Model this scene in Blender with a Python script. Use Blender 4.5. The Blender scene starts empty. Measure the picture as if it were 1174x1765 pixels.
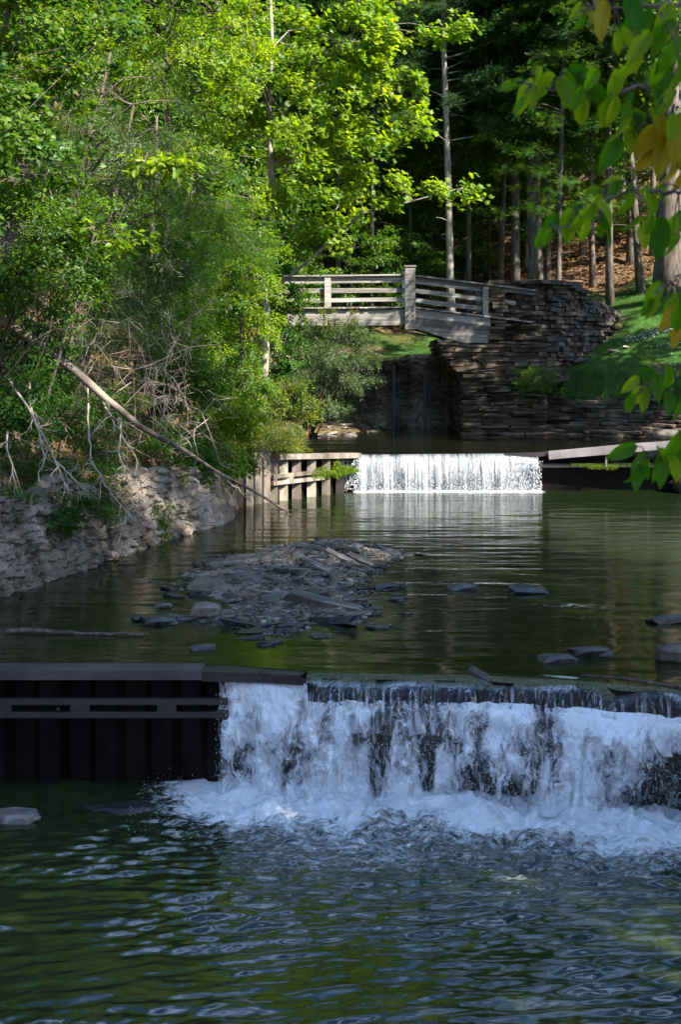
import bpy, math, numpy as np
from mathutils import Vector, Matrix
C = bpy.context.scene.collection
SC = bpy.context.scene
R = math.radians
rng = np.random.default_rng(7)

# ------------------------------------------------------------------ camera
CAMZ, F, CX, HY = 5.1, 2500.0, 587.0, 600.0        # eye height, focal length in photo pixels, centre, horizon row
cam_d = bpy.data.cameras.new('camera'); cam = bpy.data.objects.new('camera', cam_d); C.objects.link(cam)
cam.location = (0, 0, CAMZ); cam.rotation_euler = (R(90), 0, 0)
cam_d.sensor_fit = 'VERTICAL'; cam_d.sensor_height = 36; cam_d.lens = 36 * F / 1765
cam_d.shift_y = -(882.5 - HY) / 1765
cam_d.clip_end = 1000
cam_d.dof.use_dof = True; cam_d.dof.focus_distance = 34; cam_d.dof.aperture_fstop = 6.3
SC.camera = cam
# ------------------------------------------------------------------ light
SUN = Vector((0.60, -0.50, 0.66)).normalized()      # direction towards the sun
w = bpy.data.worlds.new('World'); SC.world = w; w.use_nodes = True
nt = w.node_tree; bg = nt.nodes['Background']
sky = nt.nodes.new('ShaderNodeTexSky'); sky.sky_type = 'NISHITA'; sky.sun_disc = False
sky.sun_elevation = math.asin(SUN.z); sky.sun_rotation = math.atan2(SUN.x, SUN.y)
sky.air_density = 1.0; sky.dust_density = 1.2; sky.ozone_density = 2.2
hs = nt.nodes.new('ShaderNodeHueSaturation'); hs.inputs['Saturation'].default_value = 1.3
nt.links.new(sky.outputs[0], hs.inputs['Color']); 
tc_ = nt.nodes.new('ShaderNodeTexCoord'); cn = nt.nodes.new('ShaderNodeTexNoise'); cn.inputs['Scale'].default_value = 3.2; cn.inputs['Detail'].default_value = 7
nt.links.new(tc_.outputs['Generated'], cn.inputs[0]); cr_ = nt.nodes.new('ShaderNodeValToRGB'); cr_.color_ramp.elements[0].position = .51; cr_.color_ramp.elements[1].position = .66
nt.links.new(cn.outputs[0], cr_.inputs[0]); mx = nt.nodes.new('ShaderNodeMix'); mx.data_type = 'RGBA'; mx.inputs[7].default_value = (7.5, 10.5, 17, 1)   # unseen bluish cloud, added to brighten the sky glints on the ripples
nt.links.new(cr_.outputs[0], mx.inputs[0]); nt.links.new(hs.outputs[0], mx.inputs[6]); nt.links.new(mx.outputs[2], bg.inputs[0])
bg.inputs[1].default_value = 0.072
sl = bpy.data.lights.new('sun', 'SUN'); so = bpy.data.objects.new('sun', sl); C.objects.link(so)
sl.energy = 5.0; sl.angle = R(0.53); sl.color = (1.0, 0.93, 0.80)
so.rotation_euler = (-SUN).to_track_quat('-Z', 'Y').to_euler(); so.location = (30, -20, 40)
SC.view_settings.view_transform = 'Standard'; SC.view_settings.look = 'None'
SC.view_settings.exposure = 2.05; SC.view_settings.gamma = 1
SC.render.engine = 'CYCLES'
cy = SC.cycles
cy.max_bounces = 7; cy.diffuse_bounces = 3; cy.glossy_bounces = 3; cy.transmission_bounces = 4
cy.transparent_max_bounces = 12; cy.caustics_reflective = False; cy.caustics_refractive = False
cy.use_denoising = True; cy.use_adaptive_sampling = True; cy.adaptive_threshold = 0.02
cy.sample_clamp_indirect = 6

# ------------------------------------------------------------------ helpers
def PX(px, py, Y): return np.array([(px - CX) * Y / F, Y, CAMZ - (py - HY) * Y / F])
def PZ(px, py, z):
    Y = (CAMZ - z) * F / (py - HY); return np.array([(px - CX) * Y / F, Y, z])

def _hash(ix, iy, iz, s):
    h = (ix.astype(np.int64) * 374761393 + iy.astype(np.int64) * 668265263 + iz.astype(np.int64) * 2147483647 + s * 974634777) & 0xffffffff
    h = ((h ^ (h >> 13)) * 1274126177) & 0xffffffff
    h = (h ^ (h >> 16)) & 0xffffffff
    h = (h * 2246822519) & 0xffffffff
    return ((h ^ (h >> 15)) & 0xffffff) / float(0xffffff)
def vn(x, y, z=0.0, s=0):
    x, y, z = np.broadcast_arrays(np.asarray(x, float), np.asarray(y, float), np.asarray(z, float))
    ix, iy, iz = np.floor(x), np.floor(y), np.floor(z)
    fx, fy, fz = x - ix, y - iy, z - iz
    fx, fy, fz = [f * f * (3 - 2 * f) for f in (fx, fy, fz)]
    r = 0
    for a in (0, 1):
        for b in (0, 1):
            for c in (0, 1):
                wgt = (fx if a else 1 - fx) * (fy if b else 1 - fy) * (fz if c else 1 - fz)
                r = r + wgt * _hash(ix + a, iy + b, iz + c, s)
    return r
def fbm(x, y, z=0.0, s=0, o=4):
    r, a, t = 0, 1.0, 0
    for k in range(o):
        r = r + a * vn(np.asarray(x) * 2 ** k, np.asarray(y) * 2 ** k, np.asarray(z) * 2 ** k, s + 17 * k); t += a; a *= .5
    return r / t
def sstep(a, b, x):
    t = np.clip((np.asarray(x, float) - a) / (b - a), 0, 1); return t * t * (3 - 2 * t)

def tag(o, label=None, cat=None, group=None, kind=None):
    if label: o['label'] = label
    if cat: o['category'] = cat
    if group: o['group'] = group
    if kind: o['kind'] = kind
    return o
def empty(name, loc, label, cat, group=None, rz=0):
    o = bpy.data.objects.new(name, None); C.objects.link(o); o.location = tuple(float(v) for v in loc); o.rotation_euler = (0, 0, rz)
    o.empty_display_size = .3
    return tag(o, label, cat, group)
def link(name, me, parent=None):
    o = bpy.data.objects.new(name, me); C.objects.link(o)
    if parent: o.parent = parent
    return o
def np_mesh(name, V, loops, sizes, mats, smooth=False, attr=None, vattr=None, mi=None):
    me = bpy.data.meshes.new(name)
    V = np.asarray(V, np.float32); loops = np.asarray(loops, np.int32).ravel(); sizes = np.asarray(sizes, np.int32)
    me.vertices.add(len(V)); me.vertices.foreach_set('co', V.ravel())
    me.loops.add(len(loops)); me.loops.foreach_set('vertex_index', loops)
    me.polygons.add(len(sizes)); st = np.zeros(len(sizes), np.int32); st[1:] = np.cumsum(sizes)[:-1]
    me.polygons.foreach_set('loop_start', st); me.polygons.foreach_set('loop_total', sizes)
    me.polygons.foreach_set('use_smooth', np.full(len(sizes), bool(smooth)))
    for m in (mats if isinstance(mats, (list, tuple)) else [mats]): me.materials.append(m)
    if mi is not None: me.polygons.foreach_set('material_index', np.asarray(mi, np.int32))
    me.update(calc_edges=True)
    for k, v in (attr or {}).items():
        a = me.attributes.new(k, 'FLOAT', 'FACE'); a.data.foreach_set('value', np.asarray(v, np.float32))
    for k, v in (vattr or {}).items():
        a = me.attributes.new(k, 'FLOAT', 'POINT'); a.data.foreach_set('value', np.asarray(v, np.float32))
    return me

class MB:
    """collects boxes, tubes, slabs into one mesh"""
    def __init__(s): s.V = []; s.L = []; s.S = []; s.A = []; s.n = 0
    def add(s, V, faces, a=None):
        a = rng.random() if a is None else a
        s.V.append(np.asarray(V, float))
        for f in faces: s.L.extend([i + s.n for i in f]); s.S.append(len(f)); s.A.append(a)
        s.n += len(V)
    def box(s, c, half, ax=None, jit=0, a=None):
        c = np.asarray(c, float)
        X, Y, Z = ax if ax is not None else np.eye(3)
        P = []
        for k in (-1, 1):
            for (i, j) in ((-1, -1), (1, -1), (1, 1), (-1, 1)):
                P.append(c + i * half[0] * np.asarray(X) + j * half[1] * np.asarray(Y) + k * half[2] * np.asarray(Z))
        P = np.array(P)
        if jit: P = P + rng.uniform(-jit, jit, P.shape)
        s.add(P, [(3, 2, 1, 0), (4, 5, 6, 7), (0, 1, 5, 4), (1, 2, 6, 5), (2, 3, 7, 6), (3, 0, 4, 7)], a)
    def bar(s, p, q, wd, ht, a=None):
        """beam from p to q, wd across (horizontal), ht tall"""
        p, q = np.asarray(p, float), np.asarray(q, float); d = q - p; L = np.linalg.norm(d); d /= L
        u = np.cross(d, [0, 0, 1.0]); nu = np.linalg.norm(u)
        u = u / nu if nu > 1e-3 else np.array([1.0, 0, 0]); z = np.cross(u, d)
        s.box((p + q) / 2, (L / 2, wd / 2, ht / 2), (d, u, z), 0, a)
    def stone(s, c, half, ax, jit=.1, cham=.22, a=None):
        X, Y, Z = [np.asarray(v, float) for v in ax]
        P = []
        for (k, q) in ((-1, 1 - cham), (-(1 - cham), 1), (1 - cham, 1), (1, 1 - cham)):
            for (i, j) in ((-1, -1), (0, -1.06), (1, -1), (1.05, 0), (1, 1), (0, 1.06), (-1, 1), (-1.05, 0)):
                P.append((i * q, j * q, k))
        P = np.array(P) + rng.uniform(-jit, jit, (32, 3)) * np.array([1, 1, .6])
        W = np.asarray(c) + P[:, :1] * half[0] * X + P[:, 1:2] * half[1] * Y + P[:, 2:] * half[2] * Z
        f = [tuple(range(7, -1, -1)), tuple(range(24, 32))]
        for r in range(3):
            for i in range(8): f.append((r * 8 + i, r * 8 + (i + 1) % 8, r * 8 + 8 + (i + 1) % 8, r * 8 + 8 + i))
        s.add(W, f, a)
    def tube(s, pts, rad, n=6, a=None, cap=True):
        pts = np.asarray(pts, float); m = len(pts); rad = np.broadcast_to(rad, m)
        d = np.gradient(pts, axis=0); d /= np.linalg.norm(d, axis=1)[:, None] + 1e-9
        ref = np.array([0, 0, 1.0]) if abs(d[0, 2]) < .8 else np.array([1.0, 0, 0])
        u = np.cross(d, ref); u /= np.linalg.norm(u, axis=1)[:, None] + 1e-9; v = np.cross(d, u)
        t = np.arange(n) * 2 * math.pi / n
        P = pts[:, None] + rad[:, None, None] * (np.cos(t)[None, :, None] * u[:, None] + np.sin(t)[None, :, None] * v[:, None])
        f = [(r * n + i, r * n + (i + 1) % n, (r + 1) * n + (i + 1) % n, (r + 1) * n + i) for r in range(m - 1) for i in range(n)]
        if cap: f += [tuple(range(n - 1, -1, -1)), tuple(range((m - 1) * n, m * n))]
        s.add(P.reshape(-1, 3), f, a)
    def mesh(s, name, mat, smooth=False, off=None):
        V = np.concatenate(s.V)
        if off is not None: V = V - np.asarray(off)
        return np_mesh(name, V, s.L, s.S, mat, smooth, {'rnd': s.A})
    def build(s, name, mat, parent=None, smooth=False, off=None):
        if off is None and parent is not None: off = parent.location
        return link(name, s.mesh(name, mat, smooth, off), parent)

def grid_mesh(name, P, mat, smooth=True, vattr=None, parent=None, off=None):
    """P: (nu, nv, 3)"""
    nu, nv = P.shape[:2]; i = np.arange(nu * nv).reshape(nu, nv)
    q = np.stack([i[:-1, :-1], i[1:, :-1], i[1:, 1:], i[:-1, 1:]], -1).reshape(-1, 4)
    V = P.reshape(-1, 3)
    if off is not None: V = V - np.asarray(off)
    me = np_mesh(name, V, q, np.full(len(q), 4), mat, smooth, None, {k: v.ravel() for k, v in (vattr or {}).items()})
    return link(name, me, parent)

# ------------------------------------------------------------------ materials
def mat(name):
    m = bpy.data.materials.new(name); m.use_nodes = True; n = m.node_tree
    for x in list(n.nodes): n.nodes.remove(x)
    out = n.nodes.new('ShaderNodeOutputMaterial'); return m, n, out
def N(n, t, **kw):
    x = n.nodes.new('ShaderNode' + t)
    for k, v in kw.items():
        if k.startswith('_'): x.inputs[int(k[1:])].default_value = v
        elif k in x.inputs: x.inputs[k].default_value = v
        else: setattr(x, k, v)
    return x
def ramp(n, src, stops, lk=None):
    r = n.nodes.new('ShaderNodeValToRGB'); e = r.color_ramp.elements
    while len(e) < len(stops): e.new(.5)
    for i, (p, c) in enumerate(stops):
        e[i].position = p; e[i].color = (c if len(c) == 4 else (*c, 1)) if isinstance(c, (tuple, list)) else (c, c, c, 1)
    n.links.new(src, r.inputs[0]); return r.outputs[0]
def noise(n, scale, detail=5, vec=None, sc=None, rough=.55, dist=0):
    t = N(n, 'TexNoise'); t.inputs['Scale'].default_value = scale; t.inputs['Detail'].default_value = detail
    t.inputs['Roughness'].default_value = rough; t.inputs['Distortion'].default_value = dist
    if vec is None: vec = N(n, 'TexCoord').outputs['Object']
    if sc is not None:
        mp = N(n, 'Mapping'); mp.inputs['Scale'].default_value = sc; n.links.new(vec, mp.inputs[0]); vec = mp.outputs[0]
    n.links.new(vec, t.inputs[0]); return t.outputs[0]
def mixc(n, f, a, b, mode='MIX'):
    m = N(n, 'Mix', data_type='RGBA', blend_type=mode)
    for v, i in ((f, 0), (a, 6), (b, 7)):
        if hasattr(v, 'default_value') and hasattr(v, 'is_output'): n.links.new(v, m.inputs[i])
        else: m.inputs[i].default_value = (*v, 1) if isinstance(v, tuple) and len(v) == 3 else v
    return m.outputs[2]
def bump(n, h, st, dist=.02, normal=None):
    b = N(n, 'Bump'); b.inputs['Strength'].default_value = st; b.inputs['Distance'].default_value = dist
    n.links.new(h, b.inputs['Height'])
    if normal: n.links.new(normal, b.inputs['Normal'])
    return b.outputs[0]
def solid(name, cols, scale=3, rough=.85, bst=.5, bdist=.02, sc=None, use_rnd=True, spec=.3, fine=30):
    """noise blend of colours + per-piece variation + bump"""
    m, n, out = mat(name)
    b = N(n, 'BsdfPrincipled'); b.inputs['Roughness'].default_value = rough; b.inputs['Specular IOR Level'].default_value = spec
    f = noise(n, scale, 8, sc=sc)
    k = len(cols); c = ramp(n, f, [(.3 + .4 * i / (k - 1), cols[i]) for i in range(k)])
    if use_rnd:
        a = N(n, 'Attribute', attribute_name='rnd'); g = ramp(n, a.outputs['Fac'], [(0, .42), (1, 1.4)])
        c = mixc(n, 1.0, c, g, 'MULTIPLY')
    f2 = noise(n, fine, 6, sc=sc)
    c = mixc(n, .6, c, ramp(n, f2, [(.3, .6), (.7, 1.2)]), 'MULTIPLY')
    n.links.new(c, b.inputs['Base Color'])
    n.links.new(bump(n, f2, bst, bdist), b.inputs['Normal'])
    n.links.new(b.outputs[0], out.inputs[0]); return m
def leafmat(name, c0, c1, c2, tr=.45, gloss=.12, trc=2.3):
    gloss = gloss * .2
    m, n, out = mat(name)
    a = N(n, 'Attribute', attribute_name='rnd')
    c = ramp(n, a.outputs['Fac'], [(0, c0), (.55, c1), (1, c2)])
    d = N(n, 'BsdfDiffuse'); t = N(n, 'BsdfTranslucent'); g = N(n, 'BsdfGlossy'); g.inputs['Roughness'].default_value = .5
    g.inputs['Color'].default_value = (.8, .85, .8, 1)
    n.links.new(c, d.inputs[0])
    tc = mixc(n, 1.0, c, (trc * 1.15, trc, trc * .35), 'MULTIPLY'); n.links.new(tc, t.inputs[0])
    s1 = N(n, 'MixShader'); s1.inputs[0].default_value = tr; n.links.new(d.outputs[0], s1.inputs[1]); n.links.new(t.outputs[0], s1.inputs[2])
    s2 = N(n, 'MixShader'); s2.inputs[0].default_value = gloss; n.links.new(s1.outputs[0], s2.inputs[1]); n.links.new(g.outputs[0], s2.inputs[2])
    n.links.new(s2.outputs[0], out.inputs[0]); return m

M = {}
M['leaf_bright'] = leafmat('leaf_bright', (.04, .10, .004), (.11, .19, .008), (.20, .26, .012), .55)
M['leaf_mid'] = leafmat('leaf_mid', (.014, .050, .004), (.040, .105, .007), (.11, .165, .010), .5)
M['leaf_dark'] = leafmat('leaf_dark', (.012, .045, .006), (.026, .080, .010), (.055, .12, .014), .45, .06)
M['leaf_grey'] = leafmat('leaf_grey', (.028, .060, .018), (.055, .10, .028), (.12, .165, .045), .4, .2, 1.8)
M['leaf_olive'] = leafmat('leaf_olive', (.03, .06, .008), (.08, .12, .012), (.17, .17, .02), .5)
M['needle'] = leafmat('needle', (.020, .050, .016), (.036, .082, .024), (.06, .11, .03), .25, .06, 1.4)
M['leaf_big'] = leafmat('leaf_big', (.02, .09, .004), (.06, .16, .006), (.16, .24, .008), .65, .05)
M['leaf_yellow'] = leafmat('leaf_yellow', (.16, .16, .01), (.28, .24, .012), (.34, .25, .015), .5, .08, 1.4)
M['litter'] = leafmat('litter', (.10, .05, .025), (.22, .12, .065), (.38, .24, .14), .1, .05, 1)
M['grassblade'] = leafmat('grassblade', (.03, .09, .012), (.055, .14, .018), (.10, .18, .03), .4, .08)
M['moss'] = leafmat('moss', (.035, .07, .006), (.07, .13, .008), (.13, .19, .012), .3, .03)
M['bark'] = solid('bark', [(.045, .035, .028), (.11, .09, .075), (.20, .17, .14)], 2, .95, .9, .03, (6, 6, 1), False, .1, 14)
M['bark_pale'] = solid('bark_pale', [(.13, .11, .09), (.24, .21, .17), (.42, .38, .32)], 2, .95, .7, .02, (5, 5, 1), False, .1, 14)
M['dead_wood'] = solid('dead_wood', [(.08, .062, .05), (.17, .135, .11), (.30, .25, .20)], 2, .9, .6, .01, None, False, .1, 25)
M['twig_pale'] = solid('twig_pale', [(.20, .16, .125), (.30, .25, .20), (.42, .36, .30)], 3, .85, .3, .005, None, False, .1, 25)
M['wood'] = solid('wood', [(.11, .10, .09), (.21, .195, .18), (.34, .32, .295)], 1.2, .8, .5, .008, (.6, 8, 14), True, .2, 9)
M['stone_dark'] = solid('stone_dark', [(.020, .015, .012), (.052, .041, .032), (.125, .10, .078)], 2.2, .85, .8, .03)
M['stone_brown'] = solid('stone_brown', [(.026, .019, .013), (.072, .055, .039), (.16, .125, .09)], 1.8, .85, .8, .03)
M['stone_pale'] = solid('stone_pale', [(.10, .08, .065), (.22, .185, .15), (.36, .31, .26)], 1.4, .9, .9, .04)
M['wall_rubble'] = solid('wall_rubble', [(.05, .04, .032), (.15, .125, .10), (.34, .29, .235)], 1.1, .9, .9, .05, (1, 1, .6), False, .1, 16)
M['slate'] = solid('slate', [(.038, .031, .025), (.09, .077, .064), (.25, .225, .19)], 2.5, .6, .7, .015, None, True, .5)
M['slate_wet'] = solid('slate_wet', [(.012, .012, .014), (.03, .03, .033), (.07, .065, .06)], 2.5, .25, .7, .012, None, True, .6)
M['silt'] = solid('silt', [(.06, .046, .034), (.13, .10, .078), (.22, .18, .14)], 2.0, .8, .8, .02, None, False, .3)
M['steel'] = solid('steel', [(.006, .005, .005), (.013, .010, .009), (.03, .022, .02)], 1.5, .5, .5, .008, (1, 1, 1), False, .5)
M['steel_wet'] = solid('steel_wet', [(.003, .0027, .003), (.007, .0055, .005), (.018, .013, .010)], 1.5, .5, .6, .01, (1, 1, .5), False, .06)
M['steel_cap'] = solid('steel_cap', [(.10, .09, .095), (.19, .17, .17), (.28, .25, .245)], 1.2, .45, .4, .006, (1, 1, 1), False, .5)
M['steel_rust'] = solid('steel_rust', [(.02, .017, .02), (.045, .038, .042), (.09, .07, .065)], 1.2, .45, .5, .008, (1, 1, 1), False, .4)
M['pile_pale'] = solid('pile_pale', [(.08, .062, .048), (.19, .16, .13), (.33, .285, .24)], 2, .8, .5, .01, (2, 2, .6), True, .3)
M['soil'] = solid('soil', [(.03, .02, .012), (.08, .055, .03), (.20, .12, .05)], 1.5, .95, .8, .05, None, False, .1)

def ground_mat():
    m, n, out = mat('ground_soil_grass')
    b = N(n, 'BsdfPrincipled'); b.inputs['Roughness'].default_value = .95; b.inputs['Specular IOR Level'].default_value = .1
    lit = ramp(n, noise(n, 9, 8), [(.3, (.035, .022, .013)), (.5, (.10, .06, .035)), (.72, (.24, .15, .09))])
    gr = ramp(n, noise(n, 3, 8), [(.3, (.018, .040, .010)), (.6, (.035, .085, .014)), (.8, (.07, .10, .025))])
    bed = ramp(n, noise(n, 2.2, 8), [(.3, (.035, .028, .015)), (.55, (.12, .085, .04)), (.75, (.25, .17, .08))])
    ag = N(n, 'Attribute', attribute_name='grass'); ab = N(n, 'Attribute', attribute_name='bed')
    c = mixc(n, ag.outputs['Fac'], lit, gr); c = mixc(n, ab.outputs['Fac'], c, bed)
    n.links.new(c, b.inputs['Base Color']); n.links.new(bump(n, noise(n, 12, 6), .8, .06), b.inputs['Normal'])
    n.links.new(b.outputs[0], out.inputs[0]); return m
M['ground'] = ground_mat()

def water_mat(name, rip, dist, tint, deep, opac, foam=False, rs=(1.2, 5, 1), ior=1.4):
    m, n, out = mat(name)
    tc = N(n, 'TexCoord').outputs['Object']
    h = noise(n, 1.6, 4, tc, rs, .55, .4)
    nrm = bump(n, h, rip, dist)
    h2 = noise(n, 7, 3, tc, (1.0, 2.4, 1), .5)
    nrm = bump(n, h2, rip * .55, dist * .25, nrm)
    fr = N(n, 'Fresnel'); fr.inputs[0].default_value = ior; n.links.new(nrm, fr.inputs[1])
    gl = N(n, 'BsdfGlossy'); gl.inputs['Roughness'].default_value = .03; n.links.new(nrm, gl.inputs['Normal'])
    tr = N(n, 'BsdfTransparent'); tr.inputs[0].default_value = (*tint, 1)
    df = N(n, 'BsdfDiffuse'); df.inputs[0].default_value = (*deep, 1)
    b = N(n, 'MixShader'); b.inputs[0].default_value = opac
    n.links.new(tr.outputs[0], b.inputs[1]); n.links.new(df.outputs[0], b.inputs[2])
    s = N(n, 'MixShader'); n.links.new(fr.outputs[0], s.inputs[0]); n.links.new(b.outputs[0], s.inputs[1]); n.links.new(gl.outputs[0], s.inputs[2])
    last = s.outputs[0]
    if foam:
        a = N(n, 'Attribute', attribute_name='foam')
        f1 = noise(n, 5.0, 9, tc, (1, 1.9, 1), .80, .9)
        ad = N(n, 'Math', operation='ADD'); n.links.new(f1, ad.inputs[0]); n.links.new(a.outputs['Fac'], ad.inputs[1])
        k = ramp(n, ad.outputs[0], [(.80, 0.0), (.89, .25), (.96, .57)])
        k2 = N(n, 'Math', operation='MULTIPLY'); n.links.new(k, k2.inputs[0])
        k2.inputs[1].default_value = 1.75; k2.use_clamp = True
        fd = N(n, 'BsdfDiffuse'); fd.inputs[0].default_value = (.80, .83, .86, 1)
        n.links.new(bump(n, noise(n, 11, 8, tc, None, .7, .6), 1.0, .08), fd.inputs['Normal'])
        s2 = N(n, 'MixShader'); n.links.new(k2.outputs[0], s2.inputs[0]); n.links.new(last, s2.inputs[1]); n.links.new(fd.outputs[0], s2.inputs[2])
        last = s2.outputs[0]
    n.links.new(last, out.inputs[0]); return m
M['water_low'] = water_mat('water_low', .10, .03, (.28, .40, .20), (.024, .036, .013), .7, True, (2.5, 6, 1), 1.75)
M['water_mid'] = water_mat('water_mid', .30, .020, (.60, .56, .30), (.018, .034, .010), .42, True, (.9, 4.5, 1))
M['water_up'] = water_mat('water_up', .22, .012, (.5, .45, .26), (.014, .016, .007), .5, False, (.6, 5, 1))

def fall_mat(name, scale, sc, lo, hi, col=(.86, .90, .94), dist=1.2, attr=True, rough=.68):
    m, n, out = mat(name)
    tc = N(n, 'TexCoord').outputs['Object']
    f = noise(n, scale, 8, tc, sc, rough, dist)
    if attr:
        a = N(n, 'Attribute', attribute_name='dens')
        ad = N(n, 'Math', operation='ADD'); n.links.new(f, ad.inputs[0]); n.links.new(a.outputs['Fac'], ad.inputs[1]); f = ad.outputs[0]
    k = ramp(n, f, [(lo, 0.0), (hi, 1.0)])
    d = N(n, 'BsdfDiffuse'); d.inputs[0].default_value = (*col, 1)
    t = N(n, 'BsdfTranslucent'); t.inputs[0].default_value = (*col, 1)
    g = N(n, 'BsdfGlossy'); g.inputs['Roughness'].default_value = .15
    nb = bump(n, noise(n, scale * 3, 5, tc, sc), .7, .03)
    for q in (d, g): n.links.new(nb, q.inputs['Normal'])
    a1 = N(n, 'MixShader'); a1.inputs[0].default_value = .35; n.links.new(d.outputs[0], a1.inputs[1]); n.links.new(t.outputs[0], a1.inputs[2])
    a2 = N(n, 'MixShader'); a2.inputs[0].default_value = .10; n.links.new(a1.outputs[0], a2.inputs[1]); n.links.new(g.outputs[0], a2.inputs[2])
    # clear film of water between the white strands
    fr = N(n, 'Fresnel'); fr.inputs[0].default_value = 1.33; n.links.new(nb, fr.inputs[1])
    gg = N(n, 'BsdfGlossy'); gg.inputs['Roughness'].default_value = .05; n.links.new(nb, gg.inputs['Normal'])
    tr = N(n, 'BsdfTransparent')
    cl = N(n, 'MixShader'); n.links.new(fr.outputs[0], cl.inputs[0]); n.links.new(tr.outputs[0], cl.inputs[1]); n.links.new(gg.outputs[0], cl.inputs[2])
    s = N(n, 'MixShader'); n.links.new(k, s.inputs[0]); n.links.new(cl.outputs[0], s.inputs[1]); n.links.new(a2.outputs[0], s.inputs[2])
    n.links.new(s.outputs[0], out.inputs[0]); return m
M['froth'] = fall_mat('froth', 4.2, (1.5, 1.0, .85), .50, .66, (.90, .93, .96), .9, True, .74)
M['streaks'] = fall_mat('streaks', 7, (5.0, 4.0, .16), .42, .66, (.26, .28, .315), .3)
M['lip'] = fall_mat('lip', 6, (2.2, 1.2, .5), .60, .90, (.75, .82, .92), .6)
m_, n_, o_ = mat('droplets'); d_ = N(n_, 'BsdfPrincipled'); d_.inputs['Base Color'].default_value = (.85, .89, .93, 1); d_.inputs['Roughness'].default_value = .25
n_.links.new(d_.outputs[0], o_.inputs[0]); M['drops'] = m_

# ------------------------------------------------------------------ ground
YL = [-30, 16, 17.5, 21.6, 23.3, 25.2, 28.3, 30.6, 33.3, 35.5, 38, 44, 48, 51.5]
XL = [-7.5, -7.5, -6.4, -5.07, -4.54, -4.1, -3.25, -2.4, -2.2, -2.1, -2.1, -2.3, -4, -5]
YR = [-30, 5, 14, 17, 37, 42, 45, 48.3, 49, 51.5]
XR = [4.6, 4.6, 7, 9.3, 11, 12.5, 10.6, 5.66, 4.4, 4.2]
def H(x, y):
    x = np.asarray(x, float); y = np.asarray(y, float)
    xl, xr = np.interp(y, YL, XL), np.interp(y, YR, XR)
    bed = np.where(y < 17.35, -.45, np.where(y < 38.45, 1.37 - .33, 1.98))
    shore = 2.18 + .10 * (y - 47) + .06 * np.maximum(0, .5 - x)
    bed = np.where((y > 46.5) & (x < 1.6), bed + (np.maximum(shore, bed) - bed) * sstep(1.6, .2, x) * sstep(46.5, 48, y), bed)
    zl = 2.8 + .50 * np.clip(xl - x - .9, 0, 16) + .15 * np.maximum(0, xl - x - 16.9)
    zr = np.where(y > 40, 4.15 + .30 * np.clip(x - xr - 2.3, 0, 7), 3.0 + .22 * np.clip(x - xr, 0, 40))
    zr = np.minimum(zr, np.where(y > 40, 6.4, 99))
    hf = 4.68 + .10 * np.maximum(0, y - 52) + .24 * np.maximum(0, y - 57) + .28 * np.clip(x - 5, 0, 9)
    h = bed
    h = h + (zr - h) * np.where(y > 40, sstep(2.3, 2.65, x - xr), sstep(.2, .6, x - xr))
    zff = hf
    k = sstep(51.9, 52.4, y)
    h = h * (1 - k) + zff * k
    h = np.where((x > 6.5) & (y > 48), np.maximum(h, 0) * (1 - sstep(48, 56, y)) + hf * sstep(48, 56, y), h)
    kl = sstep(.75, 1.05, xl - x)
    h = h * (1 - kl) + np.maximum(zl, np.where(y > 52, hf, -9)) * kl
    h = h + (fbm(x * .35, y * .35, 0, 3, 4) - .5) * np.where(kl > .5, .5, np.where((x > xr) & (y < 56), .22, .3 if False else .12 + .38 * (y > 52))) * np.where(y > 55, 1.6, 1)
    return h
def make_ground():
    xs = np.concatenate([np.arange(-90, -12, 3), np.arange(-12, 16, .25), np.arange(16, 100, 3)])
    ys = np.concatenate([np.arange(-40, 8, 2.5), np.arange(8, 60, .25), np.arange(60, 190, 2.5)])
    X, Y = np.meshgrid(xs, ys, indexing='ij'); Z = H(X, Y)
    xl, xr = np.interp(Y, YL, XL), np.interp(Y, YR, XR)
    bed = ((X > xl - .7) & (X < xr + .3) & (Y < 51.9)).astype(float)
    grass = (1 - bed) * np.where(X > xl, 1, 0) * sstep(.30, .46, fbm(X * .8, Y * .8, 0, 19, 4)) * sstep(61.5, 59, Y + fbm(X * .4, Y * .4, 0, 9) * 3 + .35 * (X - 8).clip(0, 9) * 0)
    grid_mesh('ground', np.stack([X, Y, Z], -1), M['ground'], True, {'grass': grass, 'bed': bed}).__setitem__('kind', 'structure')
make_ground()

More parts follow.
